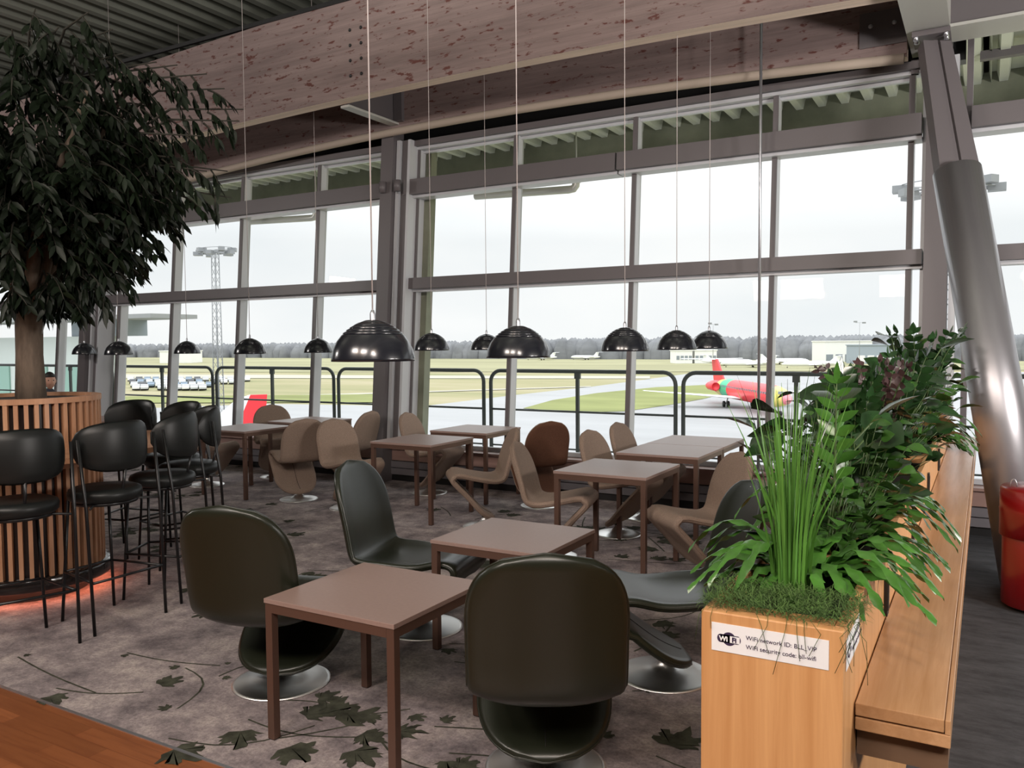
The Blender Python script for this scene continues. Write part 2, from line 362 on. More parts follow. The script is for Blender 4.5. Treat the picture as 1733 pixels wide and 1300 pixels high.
b = MB(); b.box(XL, -.2, 8.40, 8.55, 4.11, 6.2); b.box(-.2, XR, 8.40, 8.55, 4.50, 6.2); struct(b.build('wall_front_upper', M_DARK))
# low wall below the glass
b = MB(); b.box(XL, XR, 7.93, 8.06, 0.0, .40, 1); b.box(XL, XR, 7.86, 8.07, .385, .41, 0); b.box(XL, XR, 7.90, 7.93, .25, .385, 0)
b.box(XL, XR, 7.88, 7.93, .165, .24, 1); b.box(XL, XR, 7.88, 7.93, .08, .155, 1)
struct(b.build('wall_front', [M_LEDGE, M_PANEL]))
b = MB(); b.box(XL, XR, 7.915, 7.93, 0, .075); struct(b.build('baseboard_front', M_DARK))

# glass bays
bays = [(-19.6, -18.35), (-18.35, -17.0), (-17.0, -15.7), (-15.7, -14.3), (-14.3, -13.25), (-13.25, -12.35), (-11.67, -10.44), (-10.44, -9.04), (-9.04, -7.62), (-7.62, -6.42),
        (-6.02, -4.66), (-4.66, -3.22), (-3.22, -1.79), (-1.79, -.61), (-.16, 1.2), (1.2, 2.6), (2.6, 4.0)]
for i, (x0, x1) in enumerate(bays):
    wn = bpy.data.objects.new('window_%d' % (i + 1), None); C.objects.link(wn); struct(wn)
    zt = 4.0 if x1 < 0 else 4.37
    for z0, z1 in ((.41, 2.34), (2.36, 3.5), (3.53, zt)):
        b = MB(); b.add([(x0, gy(z0), z0), (x1, gy(z0), z0), (x1, gy(z1), z1), (x0, gy(z1), z1)], [(0, 1, 2, 3)]); b.build('pane', M_GLASS, wn)
    b = MB(); nxt = i + 1 < len(bays) and abs(bays[i + 1][0] - x1) < .01
    for xm in ((x0,) if nxt else (x0, x1)):
        fbox(b, xm - .024, xm + .024, -.03, .10, .41, zt, 1); fbox(b, xm - .024, xm + .024, .101, .124, .41, zt, 0)
    for z0, z1 in ((.415, .46), (zt - .03, zt - .002), (2.36, 2.39), (3.46, 3.49)): fbox(b, x0 + .025, x1 - .025, .002, .05, z0, z1, 1)
    b.build('frame', [M_STEEL, M_ALUP], wn)
b = MB()
for x0, x1 in ((XL, -12.25), (-12.0, -6.42), (-6.12, -.50), (-.2, XR)):
    fbox(b, x0, x1, .125, .225, 2.31, 2.44); fbox(b, x0, x1, .0, .15, 2.275, 2.309, 1)
struct(b.build('trim_2', [M_STEEL, M_ALUP]))
b = MB()
for x0, x1 in ((XL, -12.25), (-12.0, -6.46), (-6.12, -3.38), (-3.36, -.52), (-.14, XR)):
    fbox(b, x0, x1, .125, .27, 3.44, 3.62); fbox(b, x0, x1, .0, .20, 3.405, 3.439, 1)
struct(b.build('trim_3', [M_STEEL, M_ALUP]))
b = MB(); fbox(b, XL, -.3, .0, .20, 4.035, 4.10); fbox(b, XL, -.3, .0, .14, 4.0, 4.034, 1); struct(b.build('trim_4', [M_STEEL, M_ALUP]))
# facade columns with bracket
def column(xc):
    b = MB()
    fbox(b, xc - .16, xc + .02, .16, .36, 0, 4.32, 0)
    fbox(b, xc + .03, xc + .075, .05, .3, .41, 4.1, 1); fbox(b, xc + .09, xc + .17, .02, .26, .41, 4.1, 0); fbox(b, xc + .18, xc + .215, .0, .28, .41, 4.1, 1)
    fbox(b, xc - .19, xc - .165, .02, .12, .41, 4.1, 1); fbox(b, xc + .24, xc + .33, -.12, .0, .41, 4.0, 2)
    return struct(b.build('column', [M_STEEL, M_ALUP, M_CONC]))
column(-6.24); column(-12.13)
def bracket(xc):
    b = MB()
    b.box(xc - .06, xc + .06, 7.11, 8.30, 4.26, 4.285, 1); b.box(xc - .012, xc + .012, 7.11, 8.30, 4.285, 5.2, 0)
    b.box(xc + .02, xc + .14, 7.95, 8.15, 4.29, 5.0, 0)
    b.tube([(xc - .16, 7.95, 3.6), (xc - .16, 7.95, 3.47)], .045, 12, 0); b.tube([(xc + .06, 7.95, 3.6), (xc + .06, 7.95, 3.47)], .045, 12, 0)
    return struct(b.build('column_bracket', [M_STEEL, M_STEELL]))
bracket(-6.18); bracket(-12.1)
b = MB(); fbox(b, -.48, -.30, .10, .30, 0, 4.3, 0); fbox(b, -.52, -.49, .02, .1, .41, 4.1, 1); fbox(b, -.29, -.24, .0, .2, .41, 4.1, 1); fbox(b, -.62, -.56, .1, .16, 4.0, 4.12, 0)
struct(b.build('column', [M_STEEL, M_ALUP]))
# glulam beams, slightly cambered
def glulam(y0, y1, zc, xc, k, h, x0, x1, name):
    b = MB(); N = 40; vs = []; 
    for i in range(N + 1):
        x = x0 + (x1 - x0) * i / N; z = zc - k * min((x - xc) ** 2, 36)
        vs += [(x, y0, z), (x, y1, z), (x, y1, z + h), (x, y0, z + h)]
    for i in range(N):
        a = 4 * i; c = a + 4
        b.add([vs[j] for j in (a, a + 3, c + 3, c)], [(0, 3, 2, 1)], 0); b.add([vs[j] for j in (a + 1, c + 1, c + 2, a + 2)], [(0, 3, 2, 1)][0:1], 0)
        b.add([vs[j] for j in (a, c, c + 1, a + 1)], [(0, 3, 2, 1)], 1); b.add([vs[j] for j in (a + 3, a + 2, c + 2, c + 3)], [(0, 3, 2, 1)], 2)
    b.add([vs[j] for j in (4 * N, 4 * N + 1, 4 * N + 2, 4 * N + 3)], [(0, 1, 2, 3)], 1)
    # drilled holes of the connection, dark plugs
    if name == 'glulam_beam_inner':
        for hx in (-5.95, -5.80):
            for hz in (4.52, 4.68, 4.84, 5.0): b.lathe([(0, 0), (.018, 0), (.018, .004)], 10, 2, Matrix.Translation((hx, y0 - .003, hz)) @ Matrix.Rotation(PI / 2, 4, 'X'))
        b.box(x0, x1, y0 - .015, y0 + .02, zc + h - .045, zc + h + .0, 2)
    return struct(b.build(name, [M_BEAM, M_BEAMEDGE, M_DARK]))
glulam(6.95, 7.11, 4.315, -4.1, .0045, 1.04, XL, -.62, 'glulam_beam_inner')
glulam(8.00, 8.15, 4.22, -4.7, .0075, 1.04, XL, -.64, 'glulam_beam_outer')
b = MB(); b.tube([(x, 7.99, 4.20 - .0075 * min((x + 4.7) ** 2, 36)) for x in [XL + i * (-.66 - XL) / 30 for i in range(31)]], .045, 12); struct(b.build('trim_5', mat('lit_beam_underside', (.42, .35, .29), .7)))  # added tube draws the outer beam's rounded underside, its light put in the colour
# steel plate with two bolts at the beam end
b = MB(); b.box(-1.02, -.64, 7.985, 8.0, 4.22, 4.52, 0)
for x in (-.93, -.74): b.lathe([(0, .014), (.016, .012), (.02, 0)], 12, 1, Matrix.Translation((x, 7.985, 4.40)) @ Matrix.Rotation(PI / 2, 4, 'X'))
struct(b.build('beam_end_plate', [M_STEEL, M_ALU]))
# steel beams at the right
b = MB(); b.box(-.62, -.30, YB, 8.35, 4.18, 4.215, 0); b.box(-.60, -.57, YB, 8.35, 4.21, 5.4, 0); b.box(-.33, -.30, YB, 8.35, 4.21, 5.4, 0); struct(b.build('steel_box_beam', M_STEELL))
b = MB(); b.box(-.30, XR, 7.72, 8.12, 4.19, 4.215, 0); b.box(-.30, XR, 7.76, 7.8, 4.215, 5.4, 1); struct(b.build('steel_cross_beam', [M_STEELL, M_STEEL]))
# outside canopy: corrugated soffit, fascia, drain pipes
b = MB(); corrugated(b, -22, -.18, 8.45, 10.3, 4.38, .25, .115); corrugated(b, -.18, 6, 7.95, 10.3, 4.38, .25, .115); b.box(-22, 6, 8.4, 10.45, 4.50, 4.6); b.box(-.2, 6, 7.95, 8.4, 4.50, 4.6); struct(b.build('canopy_soffit', M_SOFF))
b = MB(); b.box(-22, 6, 10.302, 10.42, 3.96, 4.495); struct(b.build('canopy_fascia', M_CONC))
b = MB(); b.box(-.1, 6, 9.2, 9.28, 4.32, 4.40); struct(b.build('canopy_purlin', M_STEEL))
b = MB(); b.box(-22, 6, 8.1, 10.4, -.35, -.12); struct(b.build('terrace', mat('pale_terrace_concrete', (.45, .45, .44), .9)))
b = MB(); b.box(-22, 6, 8.06, 10.3, -9.35, -.35); struct(b.build('building_base', M_CONC))
for x1, lb in ((-4.5, 'pale bent drain pipe under the canopy right of the middle column'), (-8.86, 'pale bent drain pipe under the canopy left of the middle column')):
    b = MB(); p = [(x1 - 1.5, 9.5, 3.63), (x1 - .1, 9.5, 3.58), (x1 - .04, 9.5, 3.585), (x1 - .01, 9.5, 3.62), (x1, 9.5, 3.68), (x1, 9.5, 3.76)]
    b.tube(p, .05, 12); b.tube([(x1, 9.5, 3.655), (x1, 9.5, 3.69)], .056, 12); b.tube([(x1, 9.5, 3.74), (x1, 9.5, 4.40)], .012, 6); tag(b.build('drain_pipe', mat('pale_pipe', (.6, .6, .58), .35, metal=.3)), lb, 'pipe', 'canopy drain pipes')
    b = None

# ------------------------------------------------------------------ strut, rod, red drum
def strut():
    t = thing('steel_strut', 'thick silver tube strut leaning from the floor up to the steel beam at the right', 'strut', (.285, 6.3, 0))
    a = Vector((0, 0, 0)); e = Vector((-.72, 1.5, 4.2)); d = e - a; q = lambda z: a + d * (z / 4.2)
    b = MB(); b.tube([q(0), q(2.95)], .172, 40); b.build('tube', mat('metallic_grey_paint', (.36, .35, .37), .36, metal=.75), t)
    ax = d.normalized(); sd = Vector((0.87, .5, 0)); sd = (sd - ax * sd.dot(ax)).normalized(); nn = ax.cross(sd)
    for s in (-1, 1):
        b = MB()
        vs = []
        for z, wo in ((2.80, .16), (4.08, .115)):
            c = q(z)
            for u, v in ((.022 * s, -.05), (wo * s, -.05), (wo * s, .05), (.022 * s, .05)): vs.append(c + sd * u - nn * v)
        b.hexa(vs); 
        for z, u in ((3.3, .09),): b.lathe([(0, .008), (.012, .006), (.014, 0)], 10, 1, Matrix.Translation(q(z) + sd * u * s + nn * .052) @ (nn).to_track_quat('Z', 'Y').to_matrix().to_4x4())
        b.build('channel', [M_STEEL, M_ALU], t)
    b = MB(); b.bar(q(2.8), q(4.1), .03, .06, 0, nn); b.build('web', M_STEEL, t)
    b = MB(); b.box(-.86, -.58, 1.33, 1.67, 4.13, 4.172); 
    for x in (-.83, -.61):
        for y in (1.36, 1.44): b.lathe([(0, -.03), (.02, -.028), (.02, 0)], 6, 1, Matrix.Translation((x, y, 4.13)))
    b.build('head_plate', [M_STEEL, M_ALU], t)
    return t
strut()
b = MB(); b.tube([(-1.83, 7.80, .41), (-1.83, 7.80, 5.95)], .0135, 10); b.lathe([(.03, .41), (.03, .425), (.014, .43)], 12, 0, Matrix.Translation((-1.83, 7.80, 0))); tag(b.build('steel_rod', M_ALU), 'thin vertical steel rod standing on the window ledge behind the tables', 'rod')
t = thing('red_drum', 'red enamel drum bin with wider lid band beside the leaning strut', 'bin', (.31, 5.92, 0))
b = MB(); b.lathe([(0, .02), (.19, .02), (.205, .03), (.205, .46), (.20, .47)], 48); b.build('body', M_RED, t)
b = MB(); b.lathe([(.20, .45), (.222, .45), (.222, .60), (.225, .61), (.222, .62), (.222, .735), (.21, .75), (0, .755)], 48); o = b.build('lid', M_RED, t)
b = MB(); b.tube([(-.15 + .018 * math.cos(a), -.08, .755 + .045 * math.sin(a)) for a in [PI * i / 8 for i in range(9)]], .003, 6); b.build('wire_loop', M_ALU, o)
for k in range(3):
    a = .6 + k * 2.09; b = MB(); b.lathe([(0, 0), (.02, 0), (.02, .022), (0, .022)], 12, 0, Matrix.Translation((.16 * math.cos(a), .16 * math.sin(a), 0))); b.build('foot', M_ALU, t)

# ------------------------------------------------------------------ tables
def table_parts(t, w_, d_, h_):
    b = MB(); b.box(-w_ / 2, w_ / 2, -d_ / 2, d_ / 2, h_ - .02, h_, 0); b.build('tabletop', M_TTOP, t, .002)
    b = MB()
    for s in (-1, 1):
        b.box(-w_ / 2 + .04, w_ / 2 - .04, s * (d_ / 2 - .004) - (.03 if s > 0 else 0), s * (d_ / 2 - .004) + (.03 if s < 0 else 0), h_ - .058, h_ - .0205)
        b.box(s * (w_ / 2 - .004) - (.03 if s > 0 else 0), s * (w_ / 2 - .004) + (.03 if s < 0 else 0), -d_ / 2 + .04, d_ / 2 - .04, h_ - .058, h_ - .0205)
    b.build('apron', M_BRONZE, t)
    for sx in (-1, 1):
        for sy_ in (-1, 1):
            b = MB(); x = sx * (w_ / 2 - .022); y = sy_ * (d_ / 2 - .022); b.box(x - .018, x + .018, y - .018, y + .018, .004, h_ - .0205); b.box(x - .016, x + .016, y - .016, y + .016, 0, .004, 1); b.build('leg', [M_BRONZE, M_DARK], t, .0015)
low = thing('low_square_table', 'low square taupe table in the foreground between two dark leather chairs', 'table', (-2.245, 2.735, 0), 0, 'low square lounge tables'); table_parts(low, .68, .64, .6)
dup(low, (-2.23, 3.90, 0), 0, 'low square taupe table just behind the foremost low table', 'low square lounge tables')
tall = thing('square_dining_table', 'square taupe dining table in the middle, tan chair lips under both sides', 'table', (-2.325, 5.60, 0), 0, 'tall square tables'); table_parts(tall, .70, .72, .735)
for x, y, lb in [(-2.31, 6.72, 'front one of the two square tables pushed together by the window'), (-2.31, 7.45, 'rear one of the two square tables pushed together, against the window ledge'),
                 (-4.68, 6.42, 'square dining table in front of the middle column, one more table behind it'), (-4.74, 7.47, 'square dining table against the window just right of the middle column'),
                 (-7.15, 6.50, 'square dining table behind the tan chair seen from the back, left of the middle column'), (-7.13, 7.47, 'square dining table against the window just left of the middle column'),
                 (-9.75, 6.55, 'square dining table mostly hidden behind the black bar stools'), ]:
    dup(tall, (x, y, 0), 0, lb, 'tall square tables')

# ------------------------------------------------------------------ S-shaped chairs
def smooth(pts, n):
    out_ = []
    P = [Vector((p[0], p[1])) for p in pts]; P = [P[0] * 2 - P[1]] + P + [P[-1] * 2 - P[-2]]
    for i in range(1, len(P) - 2):
        for k in range(n):
            t = k / n; a, b_, c, d = P[i - 1], P[i], P[i + 1], P[i + 2]
            out_.append(.5 * ((2 * b_) + (c - a) * t + (2 * a - 5 * b_ + 4 * c - d) * t * t + (3 * b_ - a - 3 * c + d) * t ** 3))
    out_.append(P[-2]); return out_
def make_chair(name, label, prof, wfun, th, mats, dish, loc, rz, group, pip, br):
    t = thing(name, label, 'chair', loc, rz, group)
    path = smooth(prof, 6); S = [0]
    for i in range(1, len(path)): S.append(S[-1] + (path[i] - path[i - 1]).length)
    Lt = S[-1]; b = MB(); NU = 9; rings = []; edgeL = []; edgeR = []
    for i, p in enumerate(path):
        a = path[max(0, i - 1)]; c = path[min(len(path) - 1, i + 1)]; tg = (c - a).normalized(); n = Vector((tg.y, -tg.x))
        wv, kd = wfun(S[i], Lt); tt = th * min(1, .25 + 3 * min(S[i], Lt - S[i]) / .12) / 2
        rr = min(tt, wv * .9); loop = []
        us = [-(wv - rr) + 2 * (wv - rr) * k / NU for k in range(NU + 1)]
        for u in us: loop.append((u, tt))
        for k in range(1, 5): q = PI / 2 - PI * k / 5; loop.append((wv - rr + rr * math.cos(q), tt * math.sin(q)))
        for u in reversed(us): loop.append((u, -tt))
        for k in range(1, 5): q = -PI / 2 - PI * k / 5; loop.append((-(wv - rr) + rr * math.cos(q), tt * math.sin(q)))
        ring = []
        for u, v in loop:
            off = v + dish * kd * (abs(u) / .28) ** 2.6
            ring.append((p.x + n.x * off, u, p.y + n.y * off))
        rings.append(ring)
        off = dish * kd * (wv / .28) ** 2.6
        edgeL.append((p.x + n.x * off, -wv, p.y + n.y * off)); edgeR.append((p.x + n.x * off, wv, p.y + n.y * off))
    K = len(rings[0]); vs = [v for r in rings for v in r]; fs = []
    for i in range(len(rings) - 1):
        for k in range(K): fs.append((i * K + k, (i + 1) * K + k, (i + 1) * K + (k + 1) % K, i * K + (k + 1) % K))
    fs.append(tuple(range(K))); fs.append(tuple((len(rings) - 1) * K + k for k in range(K - 1, -1, -1)))
    b.add(vs, fs, 0, True); sh = b.build('shell', mats[0], t)
    b = MB(); b.tube(edgeL + edgeR[::-1], .0045, 6, closed=True); b.build('piping', mats[0], sh)
    # seam down the underside of the leg
    b = MB(); m_ = int(len(path) * .36); pts = []
    for i in range(2, m_):
        a = path[i - 1]; c = path[i + 1]; tg = (c - a).normalized(); n = Vector((tg.y, -tg.x)); p = path[i] - n * (th / 2 + .0005); pts.append((p.x, 0, p.y))
    b.tube(pts, .0022, 5); b.build('seam', M_SEAM, sh)
    b = MB(); b.lathe([(0, 0), (br, 0), (br, .006), (br * .93, .012), (br * .6, .020), (br * .3, .032), (.05, .046), (.032, .06), (.028, .085)], 48); b.build('base_disc', M_BRUSH, t)
    b = MB(); b.lathe([(.027, .07), (.027, .125), (0, .125)], 16); b.build('swivel_hub', M_DARK, t)
    return t
def w_lounge(s, L):
    if s < .30: w_ = .268 * math.sqrt(max(0.0, 1 - (1 - s / .30) ** 2)) ** .9
    else: w_ = .268
    e = L - s
    if s > .75: w_ = .268 + .012 * min(1, (s - .75) / .25)
    if e < .30: w_ = .28 * (max(0.0, 1 - (1 - e / .30) ** 2.5)) ** (1 / 2.5)
    return max(w_, .012), (0.3 if s < .75 else min(1, .3 + (s - .75) * 2)) * (0 if s < .4 else 1)
def w_dining(s, L):
    w_ = .225
    if s < .28: w_ = .225 * math.sqrt(max(0.0, 1 - (1 - s / .28) ** 2)) ** .9
    e = L - s
    if s > .7: w_ = .225 + .01 * min(1, (s - .7) / .2)
    if e < .27: w_ = .235 * (max(0.0, 1 - (1 - e / .27) ** 2.3)) ** (1 / 2.3)
    return max(w_, .012), 0.0 if s < .6 else .6
P_L = [(-.13, .085), (.02, .150), (.16, .25), (.26, .345), (.29, .395), (.27, .43), (.20, .435), (.04, .40), (-.14, .39), (-.25, .385), (-.315, .405), (-.352, .46), (-.385, .62), (-.425, .79), (-.468, .96)]
P_D = [(-.09, .075), (.04, .155), (.17, .30), (.27, .405), (.305, .45), (.29, .48), (.23, .485), (.10, .455), (-.04, .43), (-.12, .435), (-.165, .475), (-.20, .60), (-.245, .74), (-.30, .885)]
R = math.radians
leather = make_chair('leather_lounge_chair', 'dark olive leather swivel chair at the left of the foremost low table', P_L, w_lounge, .042, [M_LEATHER], .05, (-2.97, 2.88, 0), R(106), 'dark leather swivel chairs', 0, .235)
for x, y, a, lb in [(-2.82, 3.84, 12, 'dark leather swivel chair with light catching its inner back, behind the foremost one'),
                    (-1.36, 3.86, 214, 'dark leather swivel chair facing left beside the oak planter'),
                    (-1.46, 2.78, 119, 'dark leather swivel chair seen squarely from behind, nearest of all chairs')]:
    dup(leather, (x, y, 0), R(a), lb, 'dark leather swivel chairs')
fabric = make_chair('fabric_dining_chair', 'tan fabric swivel chair seen from behind at the left, whole base disc showing', P_D, w_dining, .046, [M_FABRIC], .03, (-6.35, 6.46, 0), R(152), 'tan fabric swivel chairs', 0, .20)
for x, y, a, lb in [(-5.55, 6.35, -18, 'tan fabric chair facing right behind the shiny-backed leather chair'),
                    (-7.70, 7.45, -35, 'tan fabric chair with a rounded back in front of the red tail fin'),
                    (-8.75, 6.75, 178, 'tan fabric chair back in thin profile just right of the black stools'),
                    (-7.98, 6.62, 2, 'tan fabric chair with only its front lip and slanting leg clear of the black stools'),
                    (-6.40, 7.38, 182, 'tan fabric chair back facing left against the middle column'),
                    (-5.32, 7.42, 6, 'tan fabric chair just right of the middle column by the window'),
                    (-3.90, 6.28, 220, 'tan fabric chair facing left with a long slanting leg, in the middle'),
                    (-2.88, 5.62, 14, 'tan fabric chair in side view facing right beside the middle table'),
                    (-2.72, 6.55, -6, 'tan fabric chair at the left of the joined tables, front one of the pair'),
                    (-2.76, 7.30, -4, 'tan fabric chair at the left of the joined tables, rear one of the pair'),
                    (-1.66, 5.50, 226, 'tan fabric chair facing left directly behind the leather chair beside the planter'),
                    (-1.45, 6.85, 200, 'tan fabric chair half hidden behind the tall grass plant'),
                    (-10.45, 6.5, 0, 'tan fabric chair almost hidden behind the leftmost far bar stool')]:
    dup(fabric, (x, y, 0), R(a), lb, 'tan fabric swivel chairs')
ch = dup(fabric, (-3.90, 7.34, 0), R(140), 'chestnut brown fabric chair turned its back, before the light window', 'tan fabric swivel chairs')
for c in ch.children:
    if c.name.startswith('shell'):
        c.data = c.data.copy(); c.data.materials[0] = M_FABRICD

# ------------------------------------------------------------------ bar stools
def make_stool(loc, rz, label):
    t = thing('bar_stool', label, 'bar stool', loc, rz, 'black bar stools around the planter bar')
    b = MB(); b.lathe([(0, .735), (.19, .735), (.205, .75), (.208, .78), (.20, .80), (.17, .812), (0, .818)], 36); b.build('seat', M_BLACKL, t)
    b = MB(); b.lathe([(0, .715), (.18, .715), (.18, .735), (0, .735)], 32); b.build('seat_frame', M_BLACKM, t)
    b = MB(); vs = []; N, K = 18, 12      # curved oval back pad
    for i in range(N + 1):
        a = -1 + 2 * i / N; ang = PI + a * 1.2
        hh = .148 * max(.02, (1 - abs(a) ** 2.6)) ** (1 / 2.6); tk = .028 * max(.1, (1 - abs(a) ** 6))
        for k in range(K):
            q = 2 * PI * k / K; r = .248 + tk * math.cos(q); vs.append((r * math.cos(ang) + .05, r * math.sin(ang), 1.065 + hh * (abs(math.sin(q)) ** .7) * (1 if math.sin(q) > 0 else -1)))
    fs = [(i * K + k, i * K + (k + 1) % K, (i + 1) * K + (k + 1) % K, (i + 1) * K + k) for i in range(N) for k in range(K)]
    b.add(vs, fs, 0, True); b.build('backrest', M_BLACKL, t)
    for s in (-1, 1):
        b = MB(); b.tube([(-.215, s * .235, 0), (-.18, s * .24, .72), (-.13, s * .245, 1.12)], .0095, 8); b.build('leg', M_BLACKM, t)
        b = MB(); b.tube([(.20, s * .17, 0), (.165, s * .13, .735)], .0095, 8); b.build('leg', M_BLACKM, t)
    b = MB()
    q = [(-.205, -.225, .30), (.188, -.155, .30), (.188, .155, .30), (-.205, .225, .30)]
    for i in range(4): b.tube([q[i], q[(i + 1) % 4]], .008, 8)
    b.build('footrest', M_BLACKM, t)
    b = MB()
    b.tube([(-.19, -.222, .725), (-.05, -.1, .725), (-.05, .1, .725), (-.19, .222, .725)], .007, 6); b.build('crossbar', M_BLACKM, t); b = MB()
    b.tube([(-.20, 0, .93), (-.15, 0, .74)], .009, 6); b.build('back_support', M_BLACKM, t)
    return t
DC = (-5.65, 3.2)
def stool_at(x, y, a, lb, first=None):
    dx, dy = math.cos(a), math.sin(a); loc = (x + .19 * dx, y + .19 * dy, 0)
    return make_stool(loc, a, lb) if first is None else dup(first, loc, a, lb)
s0 = stool_at(-4.40, 3.06, R(180), 'black bar stool standing between two others, its whole back and seat visible')
for x, y, a, lb in [(-4.44, 2.50, 163, 'black bar stool nearest the left picture edge, in front of the slatted drum'),
                    (-4.57, 3.66, 207, 'black bar stool with its back half turned, right of the full view one'),
                    (-4.88, 4.14, 238, 'black bar stool seen edge on, rightmost at the bar'),
                    (-6.0, 4.34, 283, 'black bar stool at the far side of the bar touching the drum edge'),
                    (-5.44, 4.40, 262, 'black bar stool at the far side of the bar, right of the other far one')]:
    stool_at(x, y, R(a), lb, s0)

# ------------------------------------------------------------------ slatted drum planter with bar ring
t = thing('slatted_drum_planter', 'round oak slatted drum planter with a bar shelf, glowing at its foot', 'planter', (DC[0], DC[1], 0))
b = MB(); b.lathe([(.425, .12), (.425, 1.28)], 48); b.lathe([(0, .12), (.425, .12)], 48); b.build('core', mat('dark_glossy_core', (.02, .014, .014), .25), t)
b = MB()
for i in range(50):
    a = 2 * PI * i / 50; Mx = Matrix.Rotation(a, 4, 'Z')
    b.box(.426, .462, -.0125, .0125, .17, .855, 0, Mx); b.box(.426, .462, -.0125, .0125, 1.02, 1.285, 0, Mx)
b.build('slats', M_SLAT, t)
b = MB(); b.lathe([(.41, 1.285), (.468, 1.285), (.468, 1.32), (.41, 1.32), (.41, 1.285)], 64, smooth=False); b.build('rim', M_SLAT, t)
b = MB(); b.lathe([(0, 1.29), (.41, 1.295)], 48); b.build('soil', M_SOIL, t)
b = MB(); b.lathe([(.46, .955), (.98, .955), (.98, .99), (.46, .99), (.46, .955)], 72, smooth=False); b.lathe([(.426, .855), (.465, .855), (.465, 1.02), (.426, 1.02)], 64, smooth=False); b.build('bar_shelf', M_SLAT, t)
b = MB(); b.lathe([(.40, .09), (.50, .09), (.505, .10), (.505, .165), (.50, .172), (.42, .172)], 64); b.build('plinth_ring', mat('black_gloss_plinth', (.01, .008, .008), .15, coat=.5), t)
b = MB(); b.lathe([(.36, 0), (.36, .12)], 48); b.build('plinth_core', M_DARK, t)
b = MB(); b.lathe([(.44, .082), (.455, .082), (.455, .088), (.44, .088), (.44, .082)], 64); b.build('light_strip', mat('orange_led_strip', (1, .4, .25), .5, emit=(1, .26, .13), es=22), t)

# ------------------------------------------------------------------ fig tree
def fig_tree():
    t = thing('weeping_fig_tree', 'tall dark weeping fig tree growing out of the slatted drum', 'tree', (-5.66, 3.25, 1.295))
    rnd = random.Random(5); b = MB()
    b.tube([(0, 0, -.01), (.0, 0, .3), (-.01, .01, .5), (0, .02, .66)], [.098, .084, .086, .10], 14)
    tips = []
    for k in range(9):
        a = k * 2.4 + .3; r1 = .28 + .1 * rnd.random(); h1 = 1.15 + .3 * rnd.random()
        p0 = Vector((0, .02, .60)); p1 = Vector((.13 * math.cos(a), .13 * math.sin(a), .85)); p2 = Vector((r1 * math.cos(a), r1 * math.sin(a), h1)); p3 = Vector((2.2 * r1 * math.cos(a + .2), 2.2 * r1 * math.sin(a + .2), h1 + .75))
        b.tube([p0, p1, (p1 + p2) / 2 + Vector((0, 0, .05)), p2, p3], [.05, .045, .035, .028, .012], 8); tips += [p2, p3, (p2 + p3) / 2]
    b.build('trunk', M_BARK, t)
    f = MB(); tw = MB()
    def twig(p, d, ln, n):
        pts = []; q = p.copy(); v = d.copy()
        for i in range(n):
            pts.append(q.copy()); q += v * ln / n; v = (v + Vector((0, 0, -.16))).normalized()
        tw.tube(pts, [.006 * (1 - i / n) + .0015 for i in range(n)], 4)
        for i, c in enumerate(pts[1:]):
            for s in (-1, 1):
                sd = Vector((-d.y, d.x, 0)) * s; dd = (sd * rnd.uniform(.3, .9) + Vector((0, 0, -1)) * rnd.uniform(.3, 1.3) + d * .45).normalized()
                nr = Vector((rnd.uniform(-1, 1), rnd.uniform(-1, 1), rnd.uniform(-.2, 1)))
                f.leaf(c, dd, nr, rnd.uniform(.08, .12), rnd.uniform(.03, .042), .12, 2, fold=.25)
    for i in range(900):
        a = rnd.uniform(0, 2 * PI); el = rnd.uniform(-.75, 1.0); rr = rnd.random() ** .42; rad = (.80 if el > 0 else .80 + .36 * el) * math.sqrt(max(0, 1 - el * el * .8)) * rr
        p = Vector((math.cos(a) * rad, math.sin(a) * rad, 1.42 + el * .86 * rr))
        d = Vector((math.cos(a), math.sin(a), rnd.uniform(-.5, .4))).normalized()
        twig(p, d, rnd.uniform(.26, .42), 7)
    # long boughs reaching past the crown
    for px, py, dd in [(412, 185, 5.5), (405, 205, 5.5), (350, 125, 5.4), (380, 150, 5.5), (300, 110, 5.4), (265, 105, 5.4), (392, 335, 5.6), (385, 290, 5.6), (350, 290, 5.5), (320, 270, 5.5), (340, 230, 5.4), (300, 330, 5.6), (270, 340, 5.5), (240, 380, 5.5), (215, 470, 5.5), (225, 430, 5.5), (190, 500, 5.4), (130, 520, 5.4), (160, 470, 5.3), (90, 500, 5.2), (20, 500, 5.0),
                       (150, 20, 5.1), (60, 15, 5.0), (190, 50, 5.3), (100, 45, 5.0), (20, 50, 4.9), (210, 90, 5.3), (10, 430, 4.9)]:
        e = atd(px, py, dd) - Vector((-5.66, 3.25, 1.295)); s_ = Vector((e.x * .35, e.y * .35, e.z * .75 + .2)); m_ = (s_ + e) / 2 + Vector((0, 0, .15))
        tw.tube([s_, m_, e], [.012, .008, .004], 5)
        for k in range(8):
            u = k / 8; p = s_ * (1 - u) ** 2 + m_ * 2 * u * (1 - u) + e * u * u; d = (e - s_); d = Vector((d.x, d.y, 0)).normalized()
            d = (d + Vector((rnd.uniform(-.8, .8), rnd.uniform(-.8, .8), rnd.uniform(-1.2, -.3)))).normalized(); twig(p, d, rnd.uniform(.14, .24), 5)
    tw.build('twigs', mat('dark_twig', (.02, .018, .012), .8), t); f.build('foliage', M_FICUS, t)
fig_tree()

